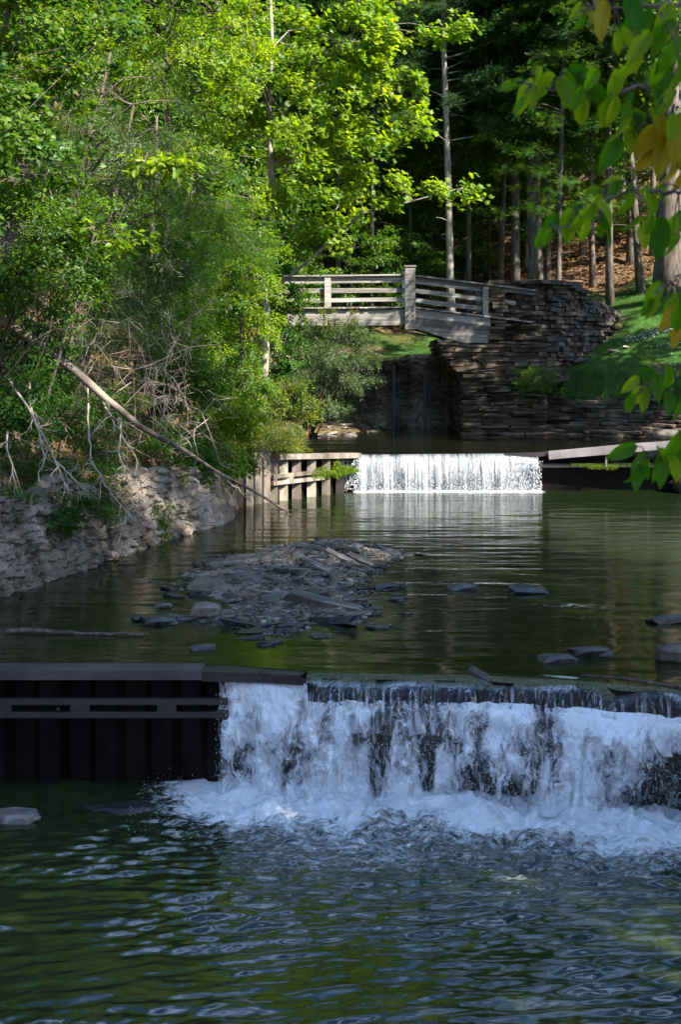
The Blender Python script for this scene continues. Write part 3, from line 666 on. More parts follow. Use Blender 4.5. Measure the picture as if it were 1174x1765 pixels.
# ------------------------------------------------------------------ bridge
def bridge():
    r = empty('footbridge', (2.28, 48.6, 6.3), 'weathered grey wooden footbridge with a bend at its tall post', 'bridge')
    W = M['wood']
    XP = 2.28
    def zt(x): return 6.42 - (.125 * (x - XP) if x > XP else .010 * (XP - x))     # deck line
    for Yf, side in ((47.5, 0), (49.85, 1)):
        mb = MB()                                               # left beam, two planks
        z = zt(0)
        for (a, b) in ((-7.5, -1.3), (-1.29, XP - .16)):
            mb.bar((a, Yf, zt(a) - .14), (b, Yf, zt(b) - .14), .12, .20); mb.bar((a, Yf - .035, zt(a) - .40), (b, Yf - .035, zt(b) - .40), .14, .33)
        mb.build('beam', W, r)
        mb = MB()                                               # right beam, tapering planks
        a, b = XP + .17, 4.92
        y0, y1 = Yf - .05, Yf + .07
        for t0, t1, u0, u1 in ((.02, .27, .02, .27), (.276, .53, .276, .58)):
            V = []
            for y in (y0, y1): V += [(a, y, zt(a) - t0), (a, y, zt(a) - t1), (b, y, zt(b) - u1), (b, y, zt(b) - u0)]
            mb.add(V, [(0, 1, 2, 3), (7, 6, 5, 4), (0, 4, 5, 1), (1, 5, 6, 2), (2, 6, 7, 3), (3, 7, 4, 0)])
        V = []
        for y in (y0, y1): V += [(a, y, zt(a) - .536), (a, y, zt(a) - .66), (b - 1.0, y, zt(b) - .80), (b - .1, y, zt(b) - .82), (b, y, zt(b) - .586)]
        mb.add(V, [(0, 1, 2, 3, 4), (9, 8, 7, 6, 5), (0, 5, 6, 1), (1, 6, 7, 2), (2, 7, 8, 3), (3, 8, 9, 4), (4, 9, 5, 0)])
        mb.build('beam', W, r)
        mb = MB(); mb.box((XP, Yf - .16, 6.73), (.165, .08, 1.02)); p = mb.build('post', W, r)
        mb = MB(); mb.box((XP, Yf - .16, 7.775), (.195, .11, .03)); mb.build('post_cap', W, r)
        for dx in (-.09, .09):
            for z in (5.98, 6.16, 6.34): mb = MB(); mb.tube([(XP + dx, Yf - .27, z), (XP + dx, Yf - .23, z)], .026, 8); mb.build('bolt', M['steel'], p, off=r.location)
        for x, wv in ((-.42, .10), (-2.1, .10), (-4.0, .10), (4.75, .09)):
            mb = MB(); mb.box((x, Yf + .03 - .12, zt(x) + .47), (wv, .05, .53)); mb.build('post', W, r)
        mb = MB()                                               # rails
        for h, hh, e in ((.98, .14, 6.35), (.58, .14, 5.75), (.28, .12, 4.85)) if side == 0 else ((1.0, .14, 6.1), (.70, .12, 5.4), (.34, .13, 4.9)):
            s = np.array([-.13 if side == 0 else .06])[0]
            y = Yf + (.02 if side == 0 else -.05)
            mb = MB(); mb.bar((-7.5, y, zt(-7.5) + h), (XP - .19, y, zt(XP) + h), .05, hh); mb.build('rail', W, r)
            mb = MB(); mb.bar((XP + .19, y, zt(XP + .19) + h), (e, y - (.15 if h > .9 else 0), zt(e) + h), .05, hh); mb.build('rail', W, r)
        mb = MB(); y = Yf - .03; mb.bar((-7.5, y, zt(-7.5) + 1.075), (XP - .19, y, zt(XP) + 1.075), .17, .045)
        mb.bar((XP + .19, y, zt(XP + .19) + 1.075), (6.4, y - .1, zt(6.4) + 1.075), .17, .045); mb.build('top_rail', W, r)
    mb = MB(); x = -7.5                                         # deck boards
    while x < 6.2:
        z = zt(x); mb.box((x + .07, 48.68, z + .02 + rng.normal(0, .003)), (.066, 1.36 + rng.normal(0, .015), .022)); x += .145
    mb.build('deck', W, r)
    mb = MB()
    for y in (48.1, 48.7, 49.3): mb.bar((-7.5, y, zt(-7.5) - .28), (XP, y, 6.12), .14, .3); mb.bar((XP, y, 6.12), (5.2, y, zt(5.2) - .33), .14, .36)
    mb.build('stringer', M['bark'], r)
bridge()

# ------------------------------------------------------------------ leaves
def tpl(name):
    if name == 'oval': return np.array([(0, 0, 0), (.3, .27, .07), (.72, .22, .05), (1, 0, -.06), (.72, -.22, .05), (.3, -.27, .07)], float), [(0, 1, 2, 3), (0, 3, 4, 5)]
    if name == 'wil': return np.array([(0, 0, 0), (.42, .085, .02), (1, 0, -.08), (.42, -.085, .02)], float), [(0, 1, 2, 3)]
    if name == 'maple':
        a = [(0, 0), (.05, .30), (-.05, .48), (.30, .42), (.50, .60), (.62, .34), (1.0, 0), (.62, -.34), (.50, -.60), (.30, -.42), (-.05, -.48), (.05, -.30)]
        V = np.array([(.3, 0, .06)] + [(x, y, -.10 * abs(y) - .04 * x) for x, y in a]); k = len(a)
        return V, [(0, i + 1, (i + 1) % k + 1) for i in range(k)]
    if name == 'needle':
        V, f = [], []
        r = np.random.default_rng(3)
        for i in range(11):
            d = r.normal(size=3); d[2] = abs(d[2]) * .6; d[0] += .8; d /= np.linalg.norm(d); s = np.cross(d, r.normal(size=3)); s /= np.linalg.norm(s)
            V += [s * .035, d, -s * .035]; f.append((3 * i, 3 * i + 1, 3 * i + 2))
        return np.array(V), f
    if name == 'feather':                                       # compound leaf: small leaflets along a rachis
        V, f = [], []
        for i in range(7):
            x = .1 + .13 * i; sg = 1 if i % 2 else -1; L = .34 * (1 - .4 * abs(i - 3) / 3)
            b = len(V); V += [(x, 0, 0), (x + .02, sg * L * .5, .03), (x + .10, sg * L, -.03), (x + .13, sg * L * .45, .03)]
            f.append((b, b + 1, b + 2, b + 3))
        return np.array(V, float), f
    if name == 'blade': return np.array([(-.03, 0, 0), (.03, 0, 0), (.025, .04, .6), (0, .18, 1.0)], float), [(0, 1, 2, 3)]
TPL = {k: tpl(k) for k in ('oval', 'wil', 'maple', 'needle', 'feather', 'blade')}
def leaf_arrays(P, D, Nn, size, t):
    """leaves at P pointing along D with normal Nn"""
    TV, TF = TPL[t] if isinstance(t, str) else t
    D = D / (np.linalg.norm(D, axis=1)[:, None] + 1e-9); B = np.cross(Nn, D); B /= np.linalg.norm(B, axis=1)[:, None] + 1e-9; Z = np.cross(D, B)
    V = P[:, None] + size[:, None, None] * (TV[None, :, :1] * D[:, None] + TV[None, :, 1:2] * B[:, None] + TV[None, :, 2:] * Z[:, None])
    k = len(TV); fl = np.array([i for f in TF for i in f]); fs = np.array([len(f) for f in TF])
    L = (np.arange(len(P))[:, None] * k + fl[None]).ravel(); S = np.tile(fs, len(P))
    rn = np.repeat(rng.random(len(P)), len(TF))
    return V.reshape(-1, 3), L, S, rn
def leaf_mesh(name, P, D, Nn, size, t, m, shade=None):
    V, L, S, rn = leaf_arrays(P, D, Nn, size, t)
    if shade is not None: rn = np.clip(.55 * rn + .45 * np.repeat(shade, len(rn) // len(P)), 0, 1)
    return np_mesh(name, V, L, S, m, False, {'rnd': rn})

def crown_sprays(c, r, n, seed, low=-1.0, gap=.42, freq=.45):
    """spray centres inside an uneven, gappy envelope"""
    out = []
    g = np.random.default_rng(seed)
    c, r = np.asarray(c, float), np.asarray(r, float)
    while len(out) < n:
        u = g.normal(size=3); u /= np.linalg.norm(u)
        if u[2] < low: continue
        lob = .72 + .56 * float(vn(u[0] * 2 + 9, u[1] * 2, u[2] * 2, seed))
        q = u * (g.random() ** .42) * lob; p = c + q * r
        if float(fbm(p[0] * freq, p[1] * freq, p[2] * freq * 1.5, seed + 5, 2)) < gap and g.random() < .85: continue
        out.append(np.concatenate([p, u]))
    return np.array(out)
def fill_sprays(SP, nl, rs, size, flat=.22, droop=.25, seed=0, upb=.9, spread=.7):
    """leaves of each spray laid along small side twigs"""
    g = np.random.default_rng(seed); P, D, Nn, sh = [], [], [], []
    for s in SP:
        c, u = s[:3], s[3:]
        out = np.array([u[0], u[1], u[2] * .25]) + g.normal(0, .25, 3); out /= np.linalg.norm(out) + 1e-6
        side = np.cross(out, [0, 0, 1.0]); side /= np.linalg.norm(side) + 1e-6
        R0 = rs * g.uniform(.7, 1.3); n = max(4, int(nl * g.uniform(.6, 1.35)))
        a = g.uniform(-1, 1, n); k = np.round(a * 3) / 3 + g.normal(0, .06, n); t = np.sqrt(g.random(n))
        x = (t - .45) * 1.6; y = k * t * spread * 1.2
        q = c + R0 * (x[:, None] * out + y[:, None] * side) + np.array([0, 0, 1.0]) * (g.normal(0, flat, n) * R0 - droop * R0 * (t ** 2 + .3 * np.abs(y)))[:, None]
        d = out[None] * .6 + side[None] * (k * 1.1)[:, None] + g.normal(0, .45, (n, 3)); d[:, 2] -= .25
        nn = np.array([0, 0, upb])[None] + u[None] * .45 + g.normal(0, .42, (n, 3))
        P.append(q); D.append(d); Nn.append(nn); sh.append(np.full(n, g.random()))
    P, D, Nn, sh = map(np.concatenate, (P, D, Nn, sh))
    return P, D, Nn, size * g.uniform(.6, 1.25, len(P)), sh

def limbs(mb, tr_pts, tr_r, SP, seed, nl=9, tw=.012, frac=.6):
    g = np.random.default_rng(seed); tp = np.asarray(tr_pts, float)
    if len(SP) == 0: return
    idx = g.choice(len(SP), min(nl, len(SP)), replace=False); nodes = []
    for i in idx:
        e = SP[i, :3]; hz = e[2] - np.hypot(*(e[:2] - tp[-1, :2])) * .55
        zz = tp[:, 2]; z = np.clip(hz, zz[0] + .3 * (zz[-1] - zz[0]), zz[-1])
        s = np.array([np.interp(z, zz, tp[:, k]) for k in range(3)]); r0 = float(np.interp(z, zz, tr_r)) * .5
        m = (s + e) / 2 + [0, 0, .12 * np.linalg.norm(e - s)] + g.normal(0, .12, 3)
        pts = np.array([s, s * .6 + m * .4 + g.normal(0, .04, 3), m, m * .5 + e * .5 + g.normal(0, .08, 3), e])
        mb.tube(pts, np.linspace(max(r0, tw * 1.6), tw, 5), 5); nodes += list(pts[1:])
    nodes = np.array(nodes)
    for i in range(len(SP)):
        if g.random() > frac: continue
        e = SP[i, :3]; dd = np.linalg.norm(nodes - e, axis=1); s = nodes[dd.argmin()]
        if dd.min() < .1: continue
        mb.tube([s, (s + e) / 2 + g.normal(0, .07 * dd.min(), 3), e], [tw, tw * .75, tw * .35], 4, cap=False)

def tree(name, label, cat, base, trunk_top, r0, cr, t, size, m, nsp, nl, rs, seed, bark='bark', group=None, extra=(), droop=.25, gap=.42, lean=None, nlimb=10, upb=.9, low=-1., tw=.012, flat=.22):
    base = np.asarray(base, float); root = empty(name, base, label, cat, group)
    c, rad = cr
    top = np.asarray(trunk_top, float); k = 9
    tt = np.linspace(0, 1, k)[:, None]; g = np.random.default_rng(seed + 99)
    pts = base + (top - base) * tt + g.normal(0, .05, (k, 3)) * np.array([1, 1, 0]) * np.sin(tt * 3.1) * np.linalg.norm(top - base) * .15
    pts[0, 2] -= .3
    rr = r0 * (1 - .75 * tt[:, 0]) + r0 * .35 * np.exp(-tt[:, 0] * 25)
    mb = MB(); mb.tube(pts, rr, 9)
    SP = crown_sprays(c, rad, nsp, seed, low, gap)
    if len(extra): SP = np.concatenate([SP, np.array(extra)])
    limbs(mb, pts, rr, SP, seed, nlimb, tw)
    mb.build('trunk', M[bark], root, True)
    P, D, Nn, sz, sh = fill_sprays(SP, nl, rs, size, flat, droop, seed, upb)
    me = leaf_mesh('crown', P - base, D, Nn, sz, t, M[m], sh); link('crown', me, root)
    return root
def gpt(px, Y, dz=0):
    x = (px - CX) * Y / F; return np.array([x, Y, float(H(x, Y)) + dz])
def gxy(x, y): return np.array([x, y, float(H(x, y))])
def spr(pts, u=(1, -.2, 0), n=1):
    return [np.concatenate([p + rng.normal(0, .12, 3), np.array(u)]) for p in pts for _ in range(n)]

# ---- left bank trees
def left_bank():
    e = spr([PX(x, y, 41) for x, y in ((640, 40), (680, 60), (600, 90), (640, 110), (700, 130), (660, 150), (600, 160), (690, 190), (720, 215), (650, 230), (590, 250), (560, 220),
                                      (740, 60), (770, 45), (620, 300), (680, 300), (740, 320), (790, 330), (650, 350), (560, 330), (520, 300), (540, 270), (600, 20), (540, 40))], (1, -.4, .1), 2)
    tree('maple_tree', 'tall sunlit maple whose yellow green sprays reach right above the bridge', 'tree', gpt(452, 44), PX(472, -160, 43), .15,
         (PX(545, 130, 42.5), (3.1, 2.2, 5.2)), 'maple', .155, M and 'leaf_bright', 95, 90, .62, 11, 'bark_pale', extra=e, nlimb=14, gap=.46)
    tree('maple_tree', 'broad bright leaved tree filling the upper middle left above the pool', 'tree', gxy(-4.7, 39.5), PX(290, -60, 38), .16,
         (PX(290, 90, 38), (3.3, 2.2, 4.2)), 'oval', .12, 'leaf_bright', 120, 120, .6, 12, gap=.45, nlimb=14)
    tree('willow_tree', 'grey green narrow leaved willow leaning out over the left bank', 'tree', gxy(-6.4, 30), PX(190, 90, 29.5), .11,
         (PX(210, 290, 29.5), (1.9, 1.5, 2.6)), 'wil', .135, 'leaf_grey', 95, 130, .42, 13, 'bark', droop=.6, gap=.44)
    tree('shade_tree', 'dark green tree at the far left edge in shadow', 'tree', gxy(-7.6, 27.5), PX(30, -80, 27), .15,
         (PX(20, 110, 27), (2.4, 1.8, 3.6)), 'maple', .12, 'leaf_mid', 100, 90, .5, 14, gap=.42)
    tree('locust_tree', 'slender tree of cascading round green leaves left of the bridge', 'tree', gxy(-2.9, 37.6), PX(435, 330, 37.5), .07,
         (PX(418, 520, 37.5), (1.15, 1.0, 3.1)), 'oval', .085, 'leaf_bright', 110, 110, .36, 15, droop=.5, gap=.40, nlimb=12)
    tree('ash_tree', 'dark leafy tree between the fallen trunk and the leaning willow', 'tree', gxy(-6.2, 34.5), PX(230, 180, 34), .1,
         (PX(240, 400, 34), (2.6, 1.6, 3.0)), 'feather', .24, 'leaf_mid', 130, 60, .5, 16, gap=.42)
    tree('spruce_tree', 'dusky evergreen with dark boughs behind the tangled bank', 'tree', gxy(-5.0, 37), PX(270, 200, 36.5), .12,
         (PX(300, 470, 36.5), (2.2, 1.3, 2.3)), 'needle', .13, 'leaf_dark', 90, 80, .5, 17, gap=.42)
    tree('elm_tree', 'tall leafy tree standing behind the left bank thicket', 'tree', gxy(-10.5, 44), PX(60, -200, 44), .2,
         (PX(90, 100, 44), (4.5, 3, 7.0)), 'oval', .19, 'leaf_mid', 170, 100, .9, 18, gap=.36)
    tree('elm_tree', 'bushy green tree rising behind the sunlit maple trunk', 'tree', gxy(-5.5, 50), PX(380, -150, 50), .18,
         (PX(360, 200, 50), (4.0, 2.6, 7.5)), 'oval', .19, 'leaf_mid', 190, 100, .9, 19, gap=.34)
    # near sprays of large leaves hanging in the middle of the thicket
    tree('basswood_sapling', 'young tree holding a level spray of large pale leaves before the willow', 'tree', gxy(-5.9, 28.5), PX(255, 262, 28), .04,
         (PX(285, 278, 28), (.95, .5, .16)), 'oval', .20, 'leaf_bright', 14, 26, .3, 20, droop=.3, gap=.1, nlimb=5)
    tree('basswood_sapling', 'young tree with a few broad pale leaves above the fallen trunk', 'tree', gxy(-5.6, 26.5), PX(165, 392, 26), .035,
         (PX(200, 405, 26), (.85, .4, .35)), 'oval', .16, 'leaf_bright', 11, 16, .3, 21, droop=.3, gap=.1, nlimb=4)
left_bank()

# ---- shrubs along the left bank
def shrub(name, label, x, y, px, py, rad, t, size, m, nsp, nl, rs, seed, group=None, droop=.3, base=None, gap=.4, bark='bark'):
    b = gxy(x, y) if base is None else np.asarray(base, float)
    c = PX(px, py, y - .3)
    root = empty(name, b, label, 'shrub', group); mb = MB(); SP = crown_sprays(c, rad, nsp, seed, -1, gap, .8)
    g = np.random.default_rng(seed)
    for i in range(min(14, len(SP))):
        e = SP[g.integers(len(SP)), :3]; m_ = (b + e) / 2 + g.normal(0, .1, 3) + [0, 0, .1]
        mb.tube([b + g.normal(0, .05, 3), m_, e], [.022, .014, .006], 5)
    mids = SP[g.choice(len(SP), min(8, len(SP)), replace=False), :3]
    for e in SP:
        s = mids[np.linalg.norm(mids - e[:3], axis=1).argmin()]
        if np.linalg.norm(s - e[:3]) > .05: mb.tube([s, (s + e[:3]) / 2 + g.normal(0, .05, 3), e[:3]], [.008, .006, .003], 4, cap=False)
    mb.build('stems', M[bark], root, True)
    P, D, Nn, sz, sh = fill_sprays(SP, nl, rs, size, .25, droop, seed)
    link('foliage', leaf_mesh('foliage', P - b, D, Nn, sz, t, M[m], sh), root)
    return root
def shrubs():
    S = shrub
    S('feathery_shrub', 'grey green feathery shrub standing in front of the left part of the bridge', -.9, 43.5, 572, 628, (1.25, .9, 1.35), 'wil', .11, 'leaf_grey', 110, 150, .34, 31, base=(-.9, 43.5, 2.4), gap=.36)
    S('feathery_shrub', 'wispy light shrub rising beside the bridge railing', -1.2, 44.5, 570, 556, (.8, .4, .5), 'oval', .065, 'leaf_olive', 24, 60, .25, 32, base=(-1.1, 44.5, 2.6), gap=.36)
    S('bank_shrub', 'yellowish shrub overhanging the pale piles of the far weir', -3.0, 35.2, 455, 745, (.85, .6, .62), 'wil', .10, 'leaf_olive', 60, 110, .3, 33, gap=.38)
    S('bank_shrub', 'sunny green shrub on the wall top below the cascading tree', -3.6, 33.5, 395, 720, (.8, .6, .6), 'oval', .085, 'leaf_bright', 60, 80, .3, 34, gap=.38)
    S('bank_shrub', 'leafy green shrub beside the middle of the fallen trunk', -4.2, 32.0, 330, 650, (.85, .7, .8), 'oval', .08, 'leaf_mid', 70, 90, .34, 35)
    S('bank_shrub', 'dark leafy shrub hanging below the fallen trunk over the wall', -4.5, 29.6, 262, 800, (.55, .5, .75), 'oval', .065, 'leaf_mid', 50, 80, .26, 36)
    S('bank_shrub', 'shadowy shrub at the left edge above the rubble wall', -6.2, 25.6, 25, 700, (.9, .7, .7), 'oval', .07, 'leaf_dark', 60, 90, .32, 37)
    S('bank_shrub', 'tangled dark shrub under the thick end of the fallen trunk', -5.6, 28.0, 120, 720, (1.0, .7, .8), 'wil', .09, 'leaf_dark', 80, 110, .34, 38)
    S('bank_shrub', 'grey green shrub on the slope above the fallen trunk', -5.9, 29.0, 120, 540, (1.5, .8, .9), 'wil', .10, 'leaf_grey', 80, 110, .36, 39)
    S('bank_shrub', 'small bright shrub poking up beside the bare white twigs', -4.6, 30.4, 228, 690, (.45, .3, .35), 'oval', .07, 'leaf_bright', 20, 60, .24, 40)
    S('bank_shrub', 'dark shrub at the left frame edge below the shade tree', -6.6, 26.5, 40, 420, (1.5, .8, 1.3), 'oval', .10, 'leaf_mid', 90, 100, .4, 41)
    S('bank_shrub', 'mid green shrub behind the cascading tree and left of the bridge', -3.9, 41.0, 350, 590, (1.7, 1.0, 1.5), 'oval', .11, 'leaf_mid', 90, 100, .42, 42)
    S('bank_shrub', 'low orange tinged shrub at the foot of the bridge shrub', -2.0, 41.0, 500, 690, (.75, .6, .8), 'oval', .08, 'leaf_olive', 50, 70, .32, 43, base=(-2.2, 41, 2.5))
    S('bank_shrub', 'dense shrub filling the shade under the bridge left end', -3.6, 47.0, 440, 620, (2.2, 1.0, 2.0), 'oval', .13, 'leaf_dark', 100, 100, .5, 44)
    S('bank_shrub', 'leafy shrub climbing in front of the bridge left end', -3.0, 45.0, 470, 470, (1.3, .8, 1.6), 'oval', .10, 'leaf_mid', 90, 100, .4, 45)
    S('hanging_vine', 'small green vine trailing down the rubble wall to the water', -4.0, 28.3, 272, 900, (.22, .2, .7), 'oval', .06, 'leaf_mid', 22, 60, .2, 46, droop=.8)
    S('bank_shrub', 'low ferny plant on the grass slope beside the abutment', 7.6, 46.6, 925, 650, (.7, .4, .4), 'feather', .16, 'leaf_mid', 30, 40, .3, 47, base=(7.4, 47.2, 4.1))
    S('grass_tuft', 'tuft of long grass on the bank just left of the far weir cap', -1.9, 36.4, 497, 775, (.45, .4, .25), 'wil', .16, 'leaf_olive', 24, 60, .2, 48)
shrubs()
def fillers():
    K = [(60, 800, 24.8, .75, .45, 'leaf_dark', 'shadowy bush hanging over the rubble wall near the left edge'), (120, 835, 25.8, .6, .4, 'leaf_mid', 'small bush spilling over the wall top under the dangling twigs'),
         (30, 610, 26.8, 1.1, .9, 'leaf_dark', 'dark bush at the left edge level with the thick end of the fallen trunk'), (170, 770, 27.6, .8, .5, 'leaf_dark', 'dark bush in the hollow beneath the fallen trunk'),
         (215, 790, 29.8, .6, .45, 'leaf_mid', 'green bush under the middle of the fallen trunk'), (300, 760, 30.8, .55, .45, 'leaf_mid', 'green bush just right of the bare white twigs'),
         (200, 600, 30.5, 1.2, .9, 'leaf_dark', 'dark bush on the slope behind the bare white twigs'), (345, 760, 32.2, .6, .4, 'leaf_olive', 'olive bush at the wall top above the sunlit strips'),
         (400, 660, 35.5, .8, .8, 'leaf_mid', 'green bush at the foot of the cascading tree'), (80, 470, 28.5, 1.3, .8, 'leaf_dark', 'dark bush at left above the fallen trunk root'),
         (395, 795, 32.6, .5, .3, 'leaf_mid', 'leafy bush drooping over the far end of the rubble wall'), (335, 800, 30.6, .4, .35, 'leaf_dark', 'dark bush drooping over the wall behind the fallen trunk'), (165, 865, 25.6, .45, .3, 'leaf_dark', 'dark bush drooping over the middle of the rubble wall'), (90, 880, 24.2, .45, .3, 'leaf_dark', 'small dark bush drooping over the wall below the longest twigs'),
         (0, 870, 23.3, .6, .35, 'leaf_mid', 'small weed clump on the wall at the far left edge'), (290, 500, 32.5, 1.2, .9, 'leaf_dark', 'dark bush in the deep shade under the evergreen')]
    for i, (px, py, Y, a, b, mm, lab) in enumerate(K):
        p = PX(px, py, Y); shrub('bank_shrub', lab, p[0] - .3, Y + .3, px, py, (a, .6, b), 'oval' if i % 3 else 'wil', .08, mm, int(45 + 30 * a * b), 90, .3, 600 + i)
fillers()

# ---- moss on the far weir
def moss():
    n = len(moss_pts); D = rng.normal(0, .6, (n, 3)); D[:, 2] -= .4; Nn = np.array([0, -.5, 1.0])[None] + rng.normal(0, .4, (n, 3))
    o = link('moss', leaf_mesh('moss', moss_pts, D, Nn, rng.uniform(.02, .05, n), 'oval', M['moss'])); tag(o, 'bright green moss hanging over the timber beside the far waterfall', 'moss', kind='stuff')
    n = 1800; x = rng.uniform(6.0, 8.9, n); x = np.concatenate([x, rng.uniform(6.4, 7.2, 900)])
    P = np.stack([x, 37.75 - .07 * (x - 5) / 4.8 + rng.uniform(-.12, .06, len(x)), 2.09 + rng.uniform(-.05, .015, len(x)) - np.where(np.arange(len(x)) >= n, rng.random(len(x)) * .10, 0)], -1)
    P[:, 1] = np.where(P[:, 2] < 2.05, P[:, 1] - .1, P[:, 1])
    n = len(x); D = rng.normal(0, .6, (n, 3)); Nn = np.array([0, -.5, 1.0])[None] + rng.normal(0, .4, (n, 3))
    o = link('moss', leaf_mesh('moss', P, D, Nn, rng.uniform(.015, .03, n), 'oval', M['moss'])); tag(o, 'thin strip of moss on the dark beam right of the far waterfall', 'moss', kind='stuff')
moss()

# ------------------------------------------------------------------ forest beyond the bridge
def proto(kind, seed):
    """crown mesh for a tree standing at the origin; returns mesh and a trunk builder height"""
    if kind == 'pine':
        SP = []
        g = np.random.default_rng(seed)
        for z in np.arange(8.5, 21, .55):
            R0 = 3.1 * (1 - ((z - 8.5) / 14) ** 1.3) * g.uniform(.75, 1.1)
            for a in g.uniform(0, 6.28, 5):
                for q in (.45, .72, 1.0):
                    SP.append((math.cos(a) * R0 * q, math.sin(a) * R0 * q, z + .25 * q + g.normal(0, .1), math.cos(a), math.sin(a), .1))
        SP = np.array(SP); P, D, Nn, sz, sh = fill_sprays(SP, 26, .6, .24, .12, .05, seed, .8); t, m = 'needle', 'needle'
    elif kind == 'hemlock':
        SP = []
        g = np.random.default_rng(seed)
        for z in np.arange(4.2, 19, .5):
            R0 = 2.7 * (1 - ((z - 4.5) / 16) ** 1.5) * g.uniform(.6, 1.1)
            for a in g.uniform(0, 6.28, 4):
                for q in (.5, .8, 1.1):
                    SP.append((math.cos(a) * R0 * q, math.sin(a) * R0 * q, z - .35 * q + g.normal(0, .1), math.cos(a), math.sin(a), 0))
        SP = np.array(SP); P, D, Nn, sz, sh = fill_sprays(SP, 30, .62, .27, .07, .2, seed, 1.3); t, m = 'feather', 'leaf_mid'
    elif kind == 'broad':
        SP = crown_sprays((0, 0, 12.5), (3.6, 3.6, 6.5), 130, seed, gap=.42); P, D, Nn, sz, sh = fill_sprays(SP, 80, .85, .22, .2, .25, seed); t, m = 'oval', 'leaf_mid'
    elif kind == 'dark':
        SP = crown_sprays((0, 0, 12.0), (3.8, 3.8, 7.5), 150, seed, gap=.40); P, D, Nn, sz, sh = fill_sprays(SP, 80, .9, .24, .2, .25, seed); t, m = 'oval', 'leaf_mid' if seed % 2 == 0 else 'leaf_dark'
    elif kind == 'low':
        SP = crown_sprays((0, 0, 2.9), (2.0, 2.0, 2.3), 75, seed, gap=.38); P, D, Nn, sz, sh = fill_sprays(SP, 60, .5, .15, .1, .2, seed, 1.3); t, m = 'oval', 'leaf_mid'
    return SP, leaf_mesh('crown', P, D, Nn, sz, t, M[m], sh)
PROTO = {}
for k_, s_ in (('pine', 301), ('pine', 302), ('hemlock', 303), ('hemlock', 304), ('broad', 305), ('broad', 306), ('dark', 307), ('dark', 308), ('low', 309), ('low', 310)):
    PROTO.setdefault(k_, []).append(proto(k_, s_))
def trunk_mesh(kind, SP, r0, seed, hgt, lean=(0, 0)):
    g = np.random.default_rng(seed); k = 8; tt = np.linspace(0, 1, k)
    pts = np.stack([lean[0] * tt + g.normal(0, .05, k) * tt, lean[1] * tt + g.normal(0, .05, k) * tt, -.4 + (hgt + .4) * tt], -1)
    rr = r0 * (1 - .7 * tt) + r0 * .3 * np.exp(-tt * 30); mb = MB(); mb.tube(pts, rr, 9)
    if kind == 'pine':                                          # dead stubs and boughs
        for i in range(26):
            z = g.uniform(2.2, hgt - 1); a = g.uniform(0, 6.28); L = g.uniform(.3, 1.5); s = np.array([lean[0] * z / hgt, lean[1] * z / hgt, z])
            d = np.array([math.cos(a), math.sin(a), g.uniform(-.1, .35)]); mb.tube([s, s + d * L * .5, s + d * L + [0, 0, -.08]], [.022, .014, .005], 4)
    for s in SP[g.choice(len(SP), min(len(SP), 40 if kind != 'low' else 16), replace=False)]:
        e = s[:3]; z = min(max(e[2] - .25 * np.hypot(e[0], e[1]) - .1, 1.0 if kind != 'low' else .4), hgt - .3)
        b = np.array([lean[0] * z / hgt, lean[1] * z / hgt, z]); rb = .035 if kind != 'low' else .014
        mb.tube([b, (b + e) / 2 + g.normal(0, .1, 3), e], [rb, rb * .6, rb * .25], 4, cap=False)
    return mb.mesh('trunk', M['bark'], True)
TR = {}
for k_ in PROTO:
    for i_, (SP_, me_) in enumerate(PROTO[k_]):
        TR[(k_, i_)] = trunk_mesh(k_, SP_, {'low': .05}.get(k_, .17), 400 + i_, {'pine': 20.5, 'hemlock': 18, 'broad': 16, 'dark': 16, 'low': 4}[k_])
def plant(name, label, kind, i, pos, sc, group=None, rz=None, trunk=None, cs=None):
    r = empty(name, pos, label, 'tree', group, rng.uniform(0, 6.28) if rz is None else rz); r.scale = (sc,) * 3
    a = link('trunk', trunk or TR[(kind, i)], r); b = link('crown', PROTO[kind][i][1], r)
    return r
